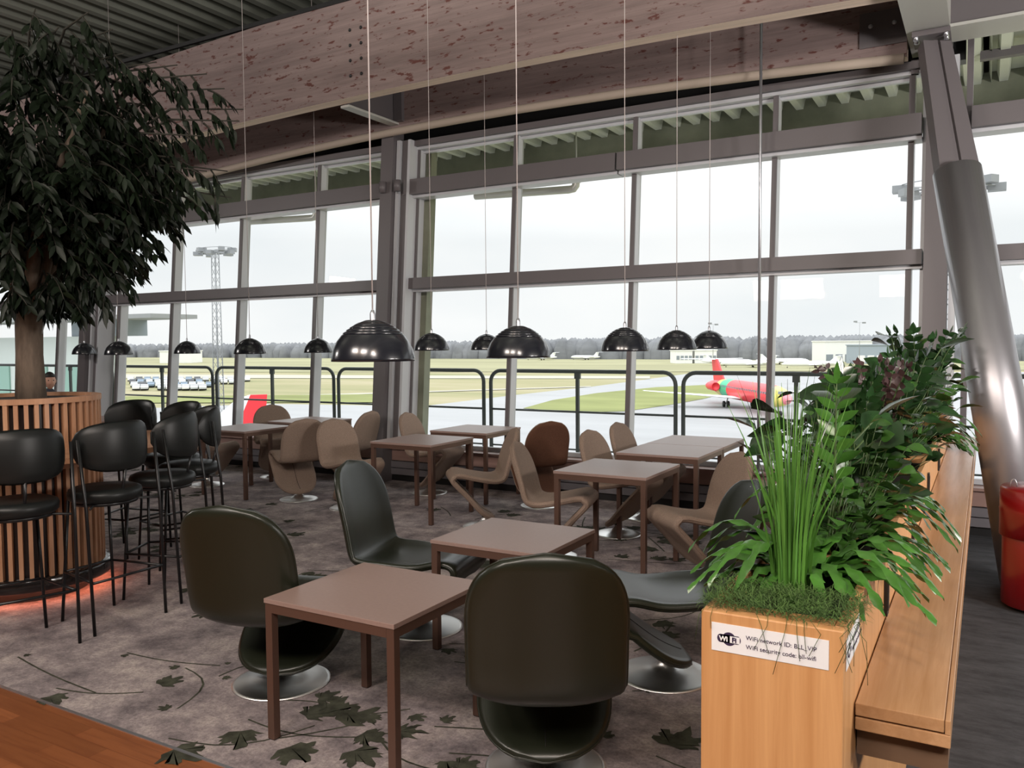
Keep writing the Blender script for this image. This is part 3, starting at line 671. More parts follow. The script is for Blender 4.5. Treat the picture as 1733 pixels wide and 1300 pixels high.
# ------------------------------------------------------------------ pendants
def make_pendant(loc, label, top=6.1):
    t = thing('pendant_lamp', label, 'lamp', loc, 0, 'black dome pendant lamps')
    b = MB(); b.lathe([(.173, .0), (.176, .0), (.175, .012), (.168, .045), (.152, .082), (.132, .108), (.128, .112), (.125, .110), (.148, .078), (.163, .044), (.173, 0)], 48); b.build('shade', M_LAMPB, t)
    b = MB()
    for r0, z0 in ((.124, .112), (.110, .124), (.095, .135), (.078, .145)): b.lathe([(r0, z0), (r0 + .002, z0 + .006), (r0 - .018, z0 + .017), (r0 - .02, z0 + .013)], 40)
    b.lathe([(.062, .155), (.062, .160), (.03, .172), (0, .175)], 40); b.build('louvre', M_LAMPB, t)
    b = MB(); b.lathe([(.012, .10), (.012, .20), (.006, .215), (0, .215)], 14); b.build('stem', M_ALU, t)
    b = MB(); b.lathe([(0, .06), (.11, .06), (.118, .07), (.118, .10), (0, .12)], 32); b.build('reflector', M_LAMPW, t)
    b = MB(); b.tube([(0, 0, .21), (0, 0, top - loc[2])], .0032, 6); b.build('cord', M_CORD, t)
    return t
pend = [(-2.245, 2.735, 1.579, 'large looking black dome pendant hanging nearest, over the foremost low table'),
        (-2.215, 3.93, 1.571, 'black dome pendant over the second low table, second largest in view'),
        (-2.29, 5.65, 1.585, 'black dome pendant leftmost of the three hanging right of centre'),
        (-2.37, 7.05, 1.580, 'black dome pendant in the middle of the three right of centre'),
        (-2.30, 7.80, 1.583, 'black dome pendant rightmost of all'),
        (-4.76, 6.70, 1.583, 'black dome pendant just right of the middle column'),
        (-4.75, 7.72, 1.578, 'black dome pendant partly hidden behind the second largest one'),
        (-7.05, 7.55, 1.553, 'black dome pendant just left of the largest looking one, before the mullion'),
        (-7.10, 6.52, 1.553, 'black dome pendant over the table left of the middle column'),
        (-9.55, 7.65, 1.54, 'black dome pendant in front of the light mast window'),
        (-9.60, 6.65, 1.54, 'black dome pendant near the left facade column'),
        (-11.95, 7.70, 1.53, 'black dome pendant leftmost beside the tree trunk')]
p0 = None
for x, y, z, lb in pend:
    if p0 is None: p0 = make_pendant((x, y, z), lb)
    else: dup(p0, (x, y, z), 0, lb)

# ------------------------------------------------------------------ oak planter, counter, signs
PX0, PX1, PY0, PY1, PZ = -.535, -.24, 1.762, 7.30, 1.06
t = thing('oak_planter_box', 'long waist high oak planter box with green plants, front end nearest', 'planter', (0, 0, 0))
b = MB(); b.box(PX0, PX1, PY0, PY0 + .028, 0, PZ); b.build('front_panel', M_OAK, t, .003)
b = MB(); b.box(PX0, PX0 + .022, PY0 + .029, PY1, 0, PZ); b.build('side_panel', M_OAK, t, .002)
b = MB(); b.box(PX1 - .022, PX1, PY0 + .029, PY1, 0, PZ); b.build('side_panel', M_OAK, t, .002)
b = MB(); b.box(PX0 + .023, PX1 - .023, PY1 - .02, PY1, 0, PZ); b.build('end_panel', M_OAK, t)
for y, wd_ in ((PY0 + .03, .045), (2.28, .12), (3.4, .12), (4.6, .12), (5.8, .12), (6.7, .12)):
    b = MB(); b.box(PX0 + .023, PX1 - .023, y, y + wd_, PZ - .03, PZ - .001, 0); b.build('cover_board', M_OAK, t)
b = MB(); b.box(PX0 + .023, PX1 - .023, PY0 + .08, PY1 - .03, .86, PZ - .05); b.build('soil', M_SOIL, t)
t = thing('oak_counter', 'narrow long oak counter shelf fixed along the planter box', 'counter', (0, 0, 0))
b = MB(); b.box(PX1 + .003, -.062, 1.925, 7.75, .822, .85, 0); b.box(PX1 + .003, -.050, 1.925, 7.75, .79, .818, 0); b.box(-.061, -.050, 1.925, 7.75, .818, .85, 0); b.build('worktop', M_OAKC, t, .002)
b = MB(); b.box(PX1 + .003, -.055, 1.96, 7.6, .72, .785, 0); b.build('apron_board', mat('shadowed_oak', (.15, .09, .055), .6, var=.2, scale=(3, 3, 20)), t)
for i, (px, y0, y1) in enumerate([(1497, 976, 1034), (1543, 897, 918), (1569, 822, 851), (1587, 784, 810)]):
    r = ray(px, (y0 + y1) / 2); k = PX1 / r.x; yy = r.y * k; z0 = HE + ray(px, y1).z * (PX1 / ray(px, y1).x); z0 = .865
    b = MB(); b.box(PX1 + .001, PX1 + .010, yy - .022, yy + .022, z0, z0 + .13, 0); b.box(PX1 + .010, PX1 + .012, yy - .014, yy + .014, z0 + .015, z0 + .115, 1)
    lb = ['black power socket strip on the planter side nearest the front', 'black power socket strip on the planter side, second from the front', 'black power socket strip on the planter side, third from the front', 'black power socket strip on the planter side, farthest toward the window'][i]
    tag(b.build('power_socket', [M_DARK, M_BLACKM]), lb, 'socket', 'power sockets above the counter')
def txt(body, size, mtx, parent, m, name='lettering', bold=0):
    c = bpy.data.curves.new(name, 'FONT'); c.body = body; c.size = size; c.extrude = .0002; c.offset = bold; c.materials.append(m)
    q = bpy.data.objects.new(name, c); me = bpy.data.meshes.new_from_object(q); me.name = name
    bpy.data.objects.remove(q); bpy.data.curves.remove(c)
    o = bpy.data.objects.new(name, me); C.objects.link(o); o.parent = parent; o.matrix_local = mtx; return o
def wifi_sign(loc, rz, w_, h_, label):
    # local: x along the sign, z up, faces -y
    t = thing('wifi_sign', label, 'sign', loc, rz, 'wifi information stickers')
    b = MB(); b.box(0, w_, -.0012, 0, -h_, 0); b.build('card', M_WHITE, t)
    b = MB(); cx_, cz_, r_ = h_ * .62, -h_ * .52, h_ * .24
    for ox, rr in ((0, 1.0),):
        b.add([(cx_ + r_ * math.cos(a) * rr, -.0016, cz_ + r_ * math.sin(a) * rr) for a in [2 * PI * i / 28 for i in range(28)]], [tuple(range(28))])
    b.add([(cx_ - r_ * 1.25 + r_ * .5 * math.cos(a), -.0016, cz_ - .02 * r_ + r_ * .62 * math.sin(a)) for a in [2 * PI * i / 20 for i in range(20)]], [tuple(range(20))])
    x0, x1_, z0, z1 = cx_ - r_ * 1.25, cx_ + r_ * 1.25, cz_ - r_ * .62, cz_ + r_ * .6
    b.add([(x0, -.0016, z0), (x1_, -.0016, z0), (x1_, -.0016, z1), (x0, -.0016, z1)], [(0, 1, 2, 3)])
    b.add([(x1_ + r_ * .45 * math.cos(a), -.0016, cz_ + r_ * .61 * math.sin(a)) for a in [2 * PI * i / 20 for i in range(20)]], [tuple(range(20))])
    b.add([(cx_ + r_ * .12, -.0020, z0 + r_ * .12), (x1_ + r_ * .3, -.0020, z0 + r_ * .12), (x1_ + r_ * .3, -.0020, z1 - r_ * .12), (cx_ + r_ * .12, -.0020, z1 - r_ * .12)], [(0, 1, 2, 3)], 1)
    lg = b.build('logo', [M_INK, M_WHITE], t)
    FR = lambda x, y, z: Matrix.Translation((x, y, z)) @ Matrix.Rotation(PI / 2, 4, 'X')
    txt('Wi', h_ * .235, FR(cx_ - r_ * 1.42, -.0024, cz_ - r_ * .36), lg, M_WHITE, 'logo_lettering', .0006)
    txt('Fi', h_ * .235, FR(cx_ + r_ * .42, -.0026, cz_ - r_ * .36), lg, M_INK, 'logo_lettering', .0006)
    txt('WiFi network ID: BLL_VIP', h_ * .215, FR(h_ * 1.20, -.0020, -h_ * .44), t, M_INK)
    txt('WiFi security code: bll-wifi', h_ * .215, FR(h_ * 1.20, -.0020, -h_ * .76), t, M_INK)
    return t
wifi_sign((PX0 + .024, PY0 - .0004, 1.037), 0, .243, .062, 'white wifi notice stuck on the front end of the planter')
wifi_sign((PX1 + .0005, PY0 + .03, 1.033), PI / 2, .20, .066, 'white wifi notice stuck round the corner on the planter side')

# ------------------------------------------------------------------ planter plants
RN = random.Random(21)
def V3(x, y, z): return Vector((x, y, z))
def plant(name, label, cat, loc): return thing(name, label, cat, loc, 0, 'plants in the oak planter')
def blades(loc, n, h, spread, label, m, w_=.005, nm='sedge_plant'):
    t = plant(nm, label, 'plant', loc); b = MB()
    for i in range(n):
        a = RN.uniform(0, 6.28); r0 = RN.uniform(0, .045); lean = RN.uniform(.02, spread) * (1.6 if RN.random() < .15 else 1); hh = h * RN.uniform(.55, 1.08)
        p = V3(r0 * math.cos(a), r0 * math.sin(a), -.04); d = V3(math.cos(a), math.sin(a), 0); N = 6; pts = []
        for k in range(N + 1): u = k / N; pts.append(p + d * lean * u * u + V3(0, 0, hh * u))
        sd = V3(-d.y, d.x, 0) * RN.uniform(-1, 1) + d * RN.uniform(-1, 1)
        sd = sd.normalized() if sd.length > .1 else d; vs = []
        for k, q in enumerate(pts): ww = w_ * (1 - (k / N) ** 2) + .0004; vs += [q - sd * ww, q + sd * ww]
        b.add(vs, [(2 * k, 2 * k + 1, 2 * k + 3, 2 * k + 2) for k in range(N)], 0, True)
    b.build('foliage', m, t); return t
def pinnate(loc, ns, h, label, m, nm, ll=.075, lw=.026, lean=.35, clear=.25):
    t = plant(nm, label, 'plant', loc); b = MB(); s = MB()
    for i in range(ns):
        a = RN.uniform(0, 6.28); L_ = h * RN.uniform(.7, 1.05); ln = RN.uniform(.05, lean) * L_; d = V3(math.cos(a), math.sin(a), 0); N = 12; pts = []
        for k in range(N + 1): u = k / N; pts.append(d * ln * u ** 1.7 + V3(0, 0, L_ * u * (1 - .12 * u)) + V3(0, 0, -.05) + d * .02)
        s = MB(); s.tube(pts, [.006 * (1 - .75 * k / N) for k in range(N + 1)], 6); s.build('stem', M_STEM, t)
        for k in range(int(N * clear), N + 1):
            u = k / N; tg = (pts[min(N, k + 1)] - pts[max(0, k - 1)]).normalized(); sd = tg.cross(V3(math.sin(a * 3 + i), math.cos(a * 3 + i), .2) + V3(RN.uniform(-.3, .3), RN.uniform(-.3, .3), 0)).normalized()
            sc_ = math.sin(PI * (.18 + .75 * u)) * .5 + .55
            for q in (-1, 1): b.leaf(pts[k], (tg * .8 + sd * q).normalized(), tg.cross(sd) + V3(RN.uniform(-.6, .6), RN.uniform(-.6, .6), RN.uniform(-.3, .6)), ll * sc_ * RN.uniform(.9, 1.1), lw * sc_ * 1.6, .12, 3)
        b.leaf(pts[-1], (pts[-1] - pts[-2]).normalized(), d, ll * .8, lw, .0, 3)
    b.build('foliage', m, t); return t
def broad(loc, n, h, label, m, nm, ll=.14, lw=.085, spread=.16, droop=.25):
    t = plant(nm, label, 'plant', loc); b = MB(); s = MB()
    for i in range(n):
        a = i * 2.4 + RN.uniform(-.3, .3); u = (i + 1) / n; r = spread * RN.uniform(.35, 1); hh = h * (.25 + .75 * u) * RN.uniform(.85, 1.1)
        p = V3(r * math.cos(a), r * math.sin(a), hh - .05)
        if n < 30: s = MB(); s.tube([V3(0, 0, -.05), V3(p.x * .3, p.y * .3, p.z * .6), p], [.005, .004, .003], 5); s.build('stem', M_STEM, t)
        else: s.tube([V3(p.x * .8, p.y * .8, p.z * .8 - .02), p], [.0015, .0012], 4)
        d = V3(math.cos(a), math.sin(a), RN.uniform(-.2, .9)).normalized(); b.leaf(p, d, V3(RN.uniform(-.8, .8), RN.uniform(-.8, .8), 1), ll * RN.uniform(.75, 1.15), lw * 1.5 * RN.uniform(.8, 1.1), droop, 4, fold=.2)
    if n >= 30: s.build('leaf_stalks', M_STEM, t)['kind'] = 'stuff'
    b.build('foliage', m, t); return t
def fern(loc, n, ln, label, m, nm='crocodile_fern', wd=.05, up=.6, bias=None):
    t = plant(nm, label, 'fern', loc); b = MB()
    for i in range(n):
        a = (i * 2.399 + RN.uniform(-.3, .3)) if bias is None or i % 3 else bias[i % len(bias)] + RN.uniform(-.4, .4)
        L_ = ln * RN.uniform(.6, 1.1); d = V3(math.cos(a), math.sin(a), 0); sd = V3(-d.y, d.x, 0); N = 22; vs = []; u0 = up * RN.uniform(.5, 1.4); ph = RN.uniform(0, 6)
        for k in range(N + 1):
            u = k / N; c = d * L_ * u * .92 + V3(0, 0, -.04 + L_ * u0 * math.sin(u * 2.3) * .75 - L_ * .25 * u * u); ww = wd * (math.sin(PI * min(1, u * .9 + .08)) ** .6) * (.78 + .22 * math.sin(k * 2.1 + ph)) + .002
            wob = .007 * math.sin(k * 1.3 + ph)
            vs += [c - sd * ww + V3(0, 0, wob), c + V3(0, 0, .006), c + sd * ww - V3(0, 0, wob)]
        b.add(vs, [f_ for k in range(N) for f_ in ((3 * k, 3 * k + 3, 3 * k + 4, 3 * k + 1), (3 * k + 1, 3 * k + 4, 3 * k + 5, 3 * k + 2))], 0, True)
    b.build('foliage', m, t); return t
XC = -.39
# moss mat spilling over the front
def moss():
    t = plant('grassy_moss_mat', 'fine grassy moss mat spilling over the front edge of the planter', 'moss', (XC, 1.86, PZ)); b = MB()
    for i in range(2500):
        x = RN.uniform(-.155, .165); y = RN.uniform(-.08, .13); a = RN.uniform(0, 6.28); l_ = RN.uniform(.02, .05)
        p = V3(x, y, RN.uniform(0.0, .018)); d = V3(math.cos(a), math.sin(a), RN.uniform(.05, .7)).normalized(); sd = d.cross(V3(0, 0, 1)).normalized()
        w1 = .0008; m1 = p + d * l_ * .6; e = p + d * l_ + V3(0, 0, -.012)
        b.add([p - sd * w1, p + sd * w1, m1 + sd * w1, m1 - sd * w1, e], [(0, 1, 2, 3), (3, 2, 4)], 0)
    for i in range(15):  # long strands hanging over
        x = RN.uniform(-.15, .18); l_ = RN.uniform(.02, .07) if RN.random() < .8 else RN.uniform(.07, .13); y0 = -.104
        if RN.random() < .3: x = .158; 
        pts = [V3(x, -.06, .012), V3(x + RN.uniform(-.01, .01), -.095, .012), V3(x + RN.uniform(-.02, .02), -.103, -.012), V3(x + RN.uniform(-.03, .03), -.106, -.01 - l_)]
        b.tube(pts, [.0007] * 4, 3)
    b.build('foliage', M_MOSS, t)
moss()
blades((XC - .01, 2.03, PZ), 95, .50, .085, 'tall clump of upright grass blades at the front of the planter', M_BLADE, .0036)
blades((XC - .06, 2.25, PZ), 20, .52, .14, 'thinner tuft of dark arching blades behind the tall grass clump', M_LEAFD, .003, 'sedge_tuft')
fern((XC, 2.20, PZ), 46, .33, 'bright crocodile fern with wavy fronds reaching over both planter sides', M_LEAFL, wd=.018, up=.5, bias=[0.1, 3.0, -.4, 3.5])
fern((XC + .02, 2.55, PZ), 40, .32, 'second crocodile fern drooping over the counter side', M_LEAF, wd=.018, up=.7, bias=[0, .4, 2.9])
broad((XC + .0, 2.42, PZ), 110, .24, 'low leafy light green plant in the middle of the ferns', M_LEAF, 'pothos_plant', .05, .03, .15)
broad((XC - .0, 2.80, PZ), 170, .36, 'bushy glossy green plant behind the ferns', M_LEAF, 'bushy_plant', .06, .032, .2)
pinnate((XC + .0, 2.62, PZ), 2, .56, 'tall single zz plant stalk with paired narrow leaves, highest at the left', M_LEAFL, 'zz_plant', .085, .02, .06, .4)
broad((XC - .08, 2.95, PZ), 24, .44, 'rubber plant with broad dark rounded leaves', M_LEAFD, 'rubber_plant', .15, .095, .26, .1)
fern((XC + .03, 3.35, PZ), 30, .27, 'third fern with dark fronds, over the counter', M_LEAF, wd=.024, up=.5, bias=[0, .3])
pinnate((XC - .06, 3.50, PZ), 16, .56, 'dark zz plant with many arching stalks behind the rubber plant', M_LEAFD, 'zz_plant', .085, .034, .32)
broad((XC - .06, 3.85, PZ), 130, .42, 'dense deep green bush halfway along the planter', M_LEAFD, 'bushy_plant', .09, .045, .3)
pinnate((XC - .06, 4.25, PZ), 18, .60, 'purple brown zz plant with dark small leaves', M_PURP, 'purple_zz_plant', .06, .026, .45)
broad((XC, 4.5, PZ), 80, .45, 'glossy green bush leaning toward the counter', M_LEAF, 'bushy_plant', .10, .04, .3)
pinnate((XC, 4.8, PZ), 14, .60, 'tall deep green zz plant near the far end', M_LEAFD, 'zz_plant', .09, .034, .4)
broad((XC, 5.15, PZ), 16, .60, 'rubber plant with upright dark leaves near the far end', M_LEAFD, 'rubber_plant', .16, .08, .2, .1)
fern((XC + .04, 5.4, PZ), 34, .36, 'far fern with pointed fronds hanging over the counter', M_LEAF, wd=.02, up=.6, bias=[0, .3, -.3])
broad((XC, 5.75, PZ), 46, .50, 'leafy bush second from the far end of the planter', M_LEAFD, 'bushy_plant', .10, .05, .24)
pinnate((XC, 6.2, PZ), 14, .75, 'tallest zz plant close to the leaning strut', M_LEAFD, 'zz_plant', .10, .04, .35)
broad((XC, 6.55, PZ), 40, .60, 'leafy bush at the far end of the planter', M_LEAF, 'bushy_plant', .11, .05, .25)

# ------------------------------------------------------------------ seated person behind the drum
def person():
    t = thing('person', 'person with short dark hair sitting behind the drum planter, only the head showing', 'person', (-11.3, 6.75, 0), R(-20))
    me = bpy.data.meshes.new('body')
    V = [(0, 0, .50), (0, 0, .72), (0, 0, .93), (0, 0, 1.02), (.02, 0, 1.08), (0, -.17, .94), (.04, -.23, .72), (.24, -.16, .66), (0, .17, .94), (.04, .23, .72), (.24, .16, .66),
         (.06, -.09, .49), (.42, -.10, .48), (.45, -.10, .08), (.56, -.10, .04), (.06, .09, .49), (.42, .10, .48), (.45, .10, .08), (.56, .10, .04), (.30, -.13, .67), (.30, .13, .67)]
    Ed = [(0, 1), (1, 2), (2, 3), (3, 4), (2, 5), (5, 6), (6, 7), (2, 8), (8, 9), (9, 10), (0, 11), (11, 12), (12, 13), (13, 14), (0, 15), (15, 16), (16, 17), (17, 18), (7, 19), (10, 20)]
    Rr = [.15, .14, .15, .065, .055, .065, .045, .035, .065, .045, .035, .09, .065, .045, .04, .09, .065, .045, .04, .03, .03]
    me.from_pydata(V, Ed, []); me.materials.append(M_CLOTH); o = bpy.data.objects.new('body', me); C.objects.link(o); o.parent = t
    m = o.modifiers.new('skin', 'SKIN'); 
    for i, sv in enumerate(me.skin_vertices[0].data): sv.radius = (Rr[i], Rr[i]); sv.use_root = (i == 0)
    o.modifiers.new('sub', 'SUBSURF').render_levels = 2
    # head with brow, nose, chin
    b = MB(); N, K = 20, 14; vs = []
    for j in range(K + 1):
        ph = PI * j / K
        for i in range(N):
            a = 2 * PI * i / N; x = .095 * math.sin(ph) * math.cos(a); y = .075 * math.sin(ph) * math.sin(a); z = .118 * math.cos(ph)
            if z < -.02: x *= 1 - .9 * (-.02 - z); y *= 1 - 3.2 * (-.02 - z)
            if math.cos(a) > .93 and -.045 < z < .012: x += .022 * (1 - abs(z + .02) / .03 if abs(z + .02) < .03 else 0)
            if math.cos(a) > .7 and .0 < z < .03: x -= .006
            vs.append((x + .03, y, z + 1.175))
    b.add(vs, [(j * N + i, (j + 1) * N + i, (j + 1) * N + (i + 1) % N, j * N + (i + 1) % N) for j in range(K) for i in range(N)], 0, True)
    for s in (-1, 1): b.tube([(.015, s * .074, 1.19), (.01, s * .084, 1.175), (.015, s * .076, 1.15)], [.008, .012, .007], 8)
    hd = b.build('head', M_SKIN, t)
    b = MB()
    for s in (-1, 1): b.lathe([(0, .004), (.006, .003), (.009, 0)], 10, 0, Matrix.Translation((.113, s * .03, 1.185)) @ Matrix.Rotation(PI / 2, 4, 'Y'))
    b.build('eyes', M_HAIR, hd)
    b = MB(); vs = []
    for j in range(9):
        ph = PI * .62 * j / 8
        for i in range(N):
            a = 2 * PI * i / N; lim = ph if math.cos(a) < .2 else min(ph, PI * .36); vs.append((.103 * math.sin(lim) * math.cos(a) + .027, .085 * math.sin(lim) * math.sin(a), .130 * math.cos(lim) + 1.175))
    b.add(vs, [(j * N + i, (j + 1) * N + i, (j + 1) * N + (i + 1) % N, j * N + (i + 1) % N) for j in range(8) for i in range(N)], 0, True); b.build('hair', M_HAIR, t)
person()
dup(fabric, (-11.33, 6.76, 0), R(-20), 'tan fabric chair under the person behind the drum planter', 'tan fabric swivel chairs')

# ------------------------------------------------------------------ terrace railing
def railing(x0, x1, label):
    t = thing('terrace_railing', label, 'railing', (x0, 10.02, -.12), 0, 'railing panels on the terrace edge'); L_ = x1 - x0; H = 1.385; r = .16
    p = [(0, 0, 0), (0, 0, H - r)] + [(r - r * math.cos(q), 0, H - r + r * math.sin(q)) for q in [PI / 2 * i / 6 for i in range(1, 7)]] + [(L_ - r + r * math.sin(q), 0, H - r + r * math.cos(q)) for q in [PI / 2 * i / 6 for i in range(0, 7)]] + [(L_, 0, 0)]
    m = mat('grey_green_rail_paint', (.05, .06, .06), .5)
    b = MB(); b.tube(p, .027, 10); b.build('hoop', m, t)
    b = MB(); b.tube([(0, 0, .84), (L_, 0, .84)], .015, 8); b.tube([(0, 0, .33), (L_, 0, .33)], .012, 8); b.build('rail', m, t)
    b = MB(); b.box(L_ / 2 - .022, L_ / 2 + .022, -.02, .02, 0, H - .02); b.box(L_ / 2 - .04, L_ / 2 + .04, -.02, .02, H - .10, H - .02); b.build('post', m, t)
    return t
ra = railing(-6.10, -3.38, 'terrace railing hoop behind the middle windows, right of the middle column')
for x0, lb in [(-3.28, 'terrace railing hoop in front of the red aircraft'), (-.46, 'terrace railing hoop at the right behind the strut'), (2.36, 'terrace railing hoop outside the right picture edge'), (-8.94, 'terrace railing hoop left of the middle column'), (-11.76, 'terrace railing hoop behind the left windows'),
               (-14.58, 'terrace railing hoop behind the tree trunk'), (-17.40, 'terrace railing hoop at the far left edge'), (-20.2, 'terrace railing hoop farthest left')]:
    dup(ra, (x0, 10.02, -.12), 0, lb)

# ------------------------------------------------------------------ airfield
G = -9.35
M_GRASS = mat('dry_airfield_grass', (.4, .4, .2), .95, spec=.1, ramp=[(.32, (.20, .215, .11)), (.5, (.30, .28, .165)), (.7, (.38, .335, .235))], scale=(.008, .03, .01), detail=6, nr=.65)
M_ASPH = mat('wet_pale_asphalt', (.29, .295, .305), .5, spec=.4, var=.14, scale=(.02, .09, .05), detail=7, nr=.7)
M_GRN = mat('green_airfield_grass', (.22, .24, .10), .95, spec=.1, var=.2, scale=(.03, .06, .02))
M_SAND = mat('pale_gravel_strip', (.42, .40, .34), .95, spec=.1, var=.1, scale=(.05, .05, .05))
b = MB(); b.box(-2600, 1200, 10.5, 1800, G - .5, G); struct(b.build('ground', M_GRASS))
def patch(name, pts, m, dz):
    b = MB(); vs = [atz(x, y, G) for x, y in pts]; b.add([(v.x, v.y, G + dz) for v in vs], [tuple(range(len(vs)))]); o = b.build(name, m); struct(o); return o
patch('ground_apron', [(-300, 1000), (-300, 700), (230, 692), (450, 684), (650, 687), (715, 688), (880, 668), (1000, 655), (1090, 643), (1170, 632), (1733, 630), (2100, 632), (2100, 1000)], M_ASPH, .05)
patch('ground_island', [(885, 692), (935, 678), (1010, 666), (1110, 656), (1240, 650), (1250, 660), (1190, 676), (1140, 685), (1060, 697), (980, 699)], M_GRN, .10)
patch('ground_strip', [(440, 673), (650, 667), (1000, 655.5), (1000, 654), (650, 665), (440, 671)], M_SAND, .12)
patch('ground_road', [(-200, 640), (660, 641), (1100, 641.5), (1100, 637), (660, 636), (-200, 632)], M_SAND, .13)
patch('ground_meadow', [(-200, 631), (660, 630), (1100, 630), (1733, 627), (2000, 627), (2000, 613), (1100, 608), (-200, 604)], mat('olive_meadow', (.30, .29, .18), .95, spec=.1, var=.15, scale=(.01, .02, .01)), .12)
patch('ground_verge', [(-200, 690), (230, 683), (650, 682), (650, 668), (230, 672), (-200, 675)], M_GRN, .14)
# tree belt
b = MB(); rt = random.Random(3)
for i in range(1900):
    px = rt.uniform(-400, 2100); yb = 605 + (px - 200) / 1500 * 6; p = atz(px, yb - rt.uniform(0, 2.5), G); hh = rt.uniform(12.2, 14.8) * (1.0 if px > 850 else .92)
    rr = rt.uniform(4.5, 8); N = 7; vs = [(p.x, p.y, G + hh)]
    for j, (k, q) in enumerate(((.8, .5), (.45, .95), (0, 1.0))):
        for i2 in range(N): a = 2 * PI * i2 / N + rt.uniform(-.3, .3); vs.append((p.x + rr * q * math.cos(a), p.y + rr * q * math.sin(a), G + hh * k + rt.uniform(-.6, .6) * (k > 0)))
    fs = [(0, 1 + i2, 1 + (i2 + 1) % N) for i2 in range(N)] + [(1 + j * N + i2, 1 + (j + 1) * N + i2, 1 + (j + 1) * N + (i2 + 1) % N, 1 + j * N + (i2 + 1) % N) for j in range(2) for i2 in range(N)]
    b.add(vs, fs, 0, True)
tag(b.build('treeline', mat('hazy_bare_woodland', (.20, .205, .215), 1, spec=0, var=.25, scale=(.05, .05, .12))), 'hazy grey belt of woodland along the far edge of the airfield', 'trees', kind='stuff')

# buildings
def block(nm, px0, px1, py, d, hgt, dep, m, label, windows=None, roofm=None):
    a = atz(px0, py, G); a = Vector((0, 0, HE)) + ray(px0, py) * d; c = Vector((0, 0, HE)) + ray(px1, py) * d
    t = thing(nm, label, 'building', (a.x, a.y, G), math.atan2(c.y - a.y, c.x - a.x)); L_ = (Vector((c.x, c.y)) - Vector((a.x, a.y))).length
    b = MB(); b.box(0, L_, 0, dep, 0, hgt); b.build('walls', m, t)
    b = MB(); b.box(-.4, L_ + .4, -.4, dep + .4, hgt, hgt + .5); b.build('roof', roofm or m, t)
    if windows:
        n, z0, z1, mm = windows; b = MB()
        for i in range(n): x = L_ * (i + .5) / n; b.box(x - L_ / n * .36, x + L_ / n * .36, -.15, 0, z0, z1)
        b.build('doors' if z0 < .2 else 'windows', mm, t)
    return t
M_BW = mat('white_hangar_cladding', (.82, .82, .80), .7); M_BG = mat('blue_grey_cladding', (.33, .38, .43), .7); M_BD = mat('dark_window_band', (.25, .28, .31), .4)
block('hangar', 1396, 1476, 600, 420, 10.5, 18, M_BW, 'white hangar with a pale roof on the horizon', (5, 0, 4, M_BD))
block('cargo_shed', 1450, 1545, 602, 385, 8.6, 12, M_BG, 'low blue grey cargo building beside the white hangar', (6, 0, 4, M_BW))
block('white_depot', 1144, 1172, 602, 415, 6.5, 15, M_BW, 'small white building left on the horizon, beneath two pendants', (4, 2, 4, M_BD))
block('white_depot', 1176, 1213, 602, 415, 6.5, 15, M_BW, 'small white building just right of the other small one', (5, 2, 4, M_BD))
block('farm_shed', 270, 322, 598, 520, 7.5, 20, M_BW, 'pale flat building in front of the woods at the left')
tb = thing('terminal_wing', 'pale grey terminal wing with a thin roof seen behind the tree', 'building', (-56, 20, G))
b = MB(); b.box(0, 26, 0, 1, 0, 11.4); b.build('walls', mat('pale_green_grey_cladding', (.60, .66, .64), .6, var=.06, scale=(.3, .3, .1)), tb)
b = MB(); b.box(-1, 30.4, -1.0, 1, 12.0, 12.15); b.build('canopy', mat('grey_canopy_edge', (.30, .31, .31), .6), tb)
b = MB(); b.box(24, 27.5, .1, 1, 11.4, 12.0); b.build('plant_room', M_BG, tb)
b = MB()
for i in range(9): b.box(1 + i * 2.75, 3.2 + i * 2.75, -.06, 0, 7.6, 10.2)
b.build('windows', mat('green_tinted_window', (.25, .42, .36), .15), tb)

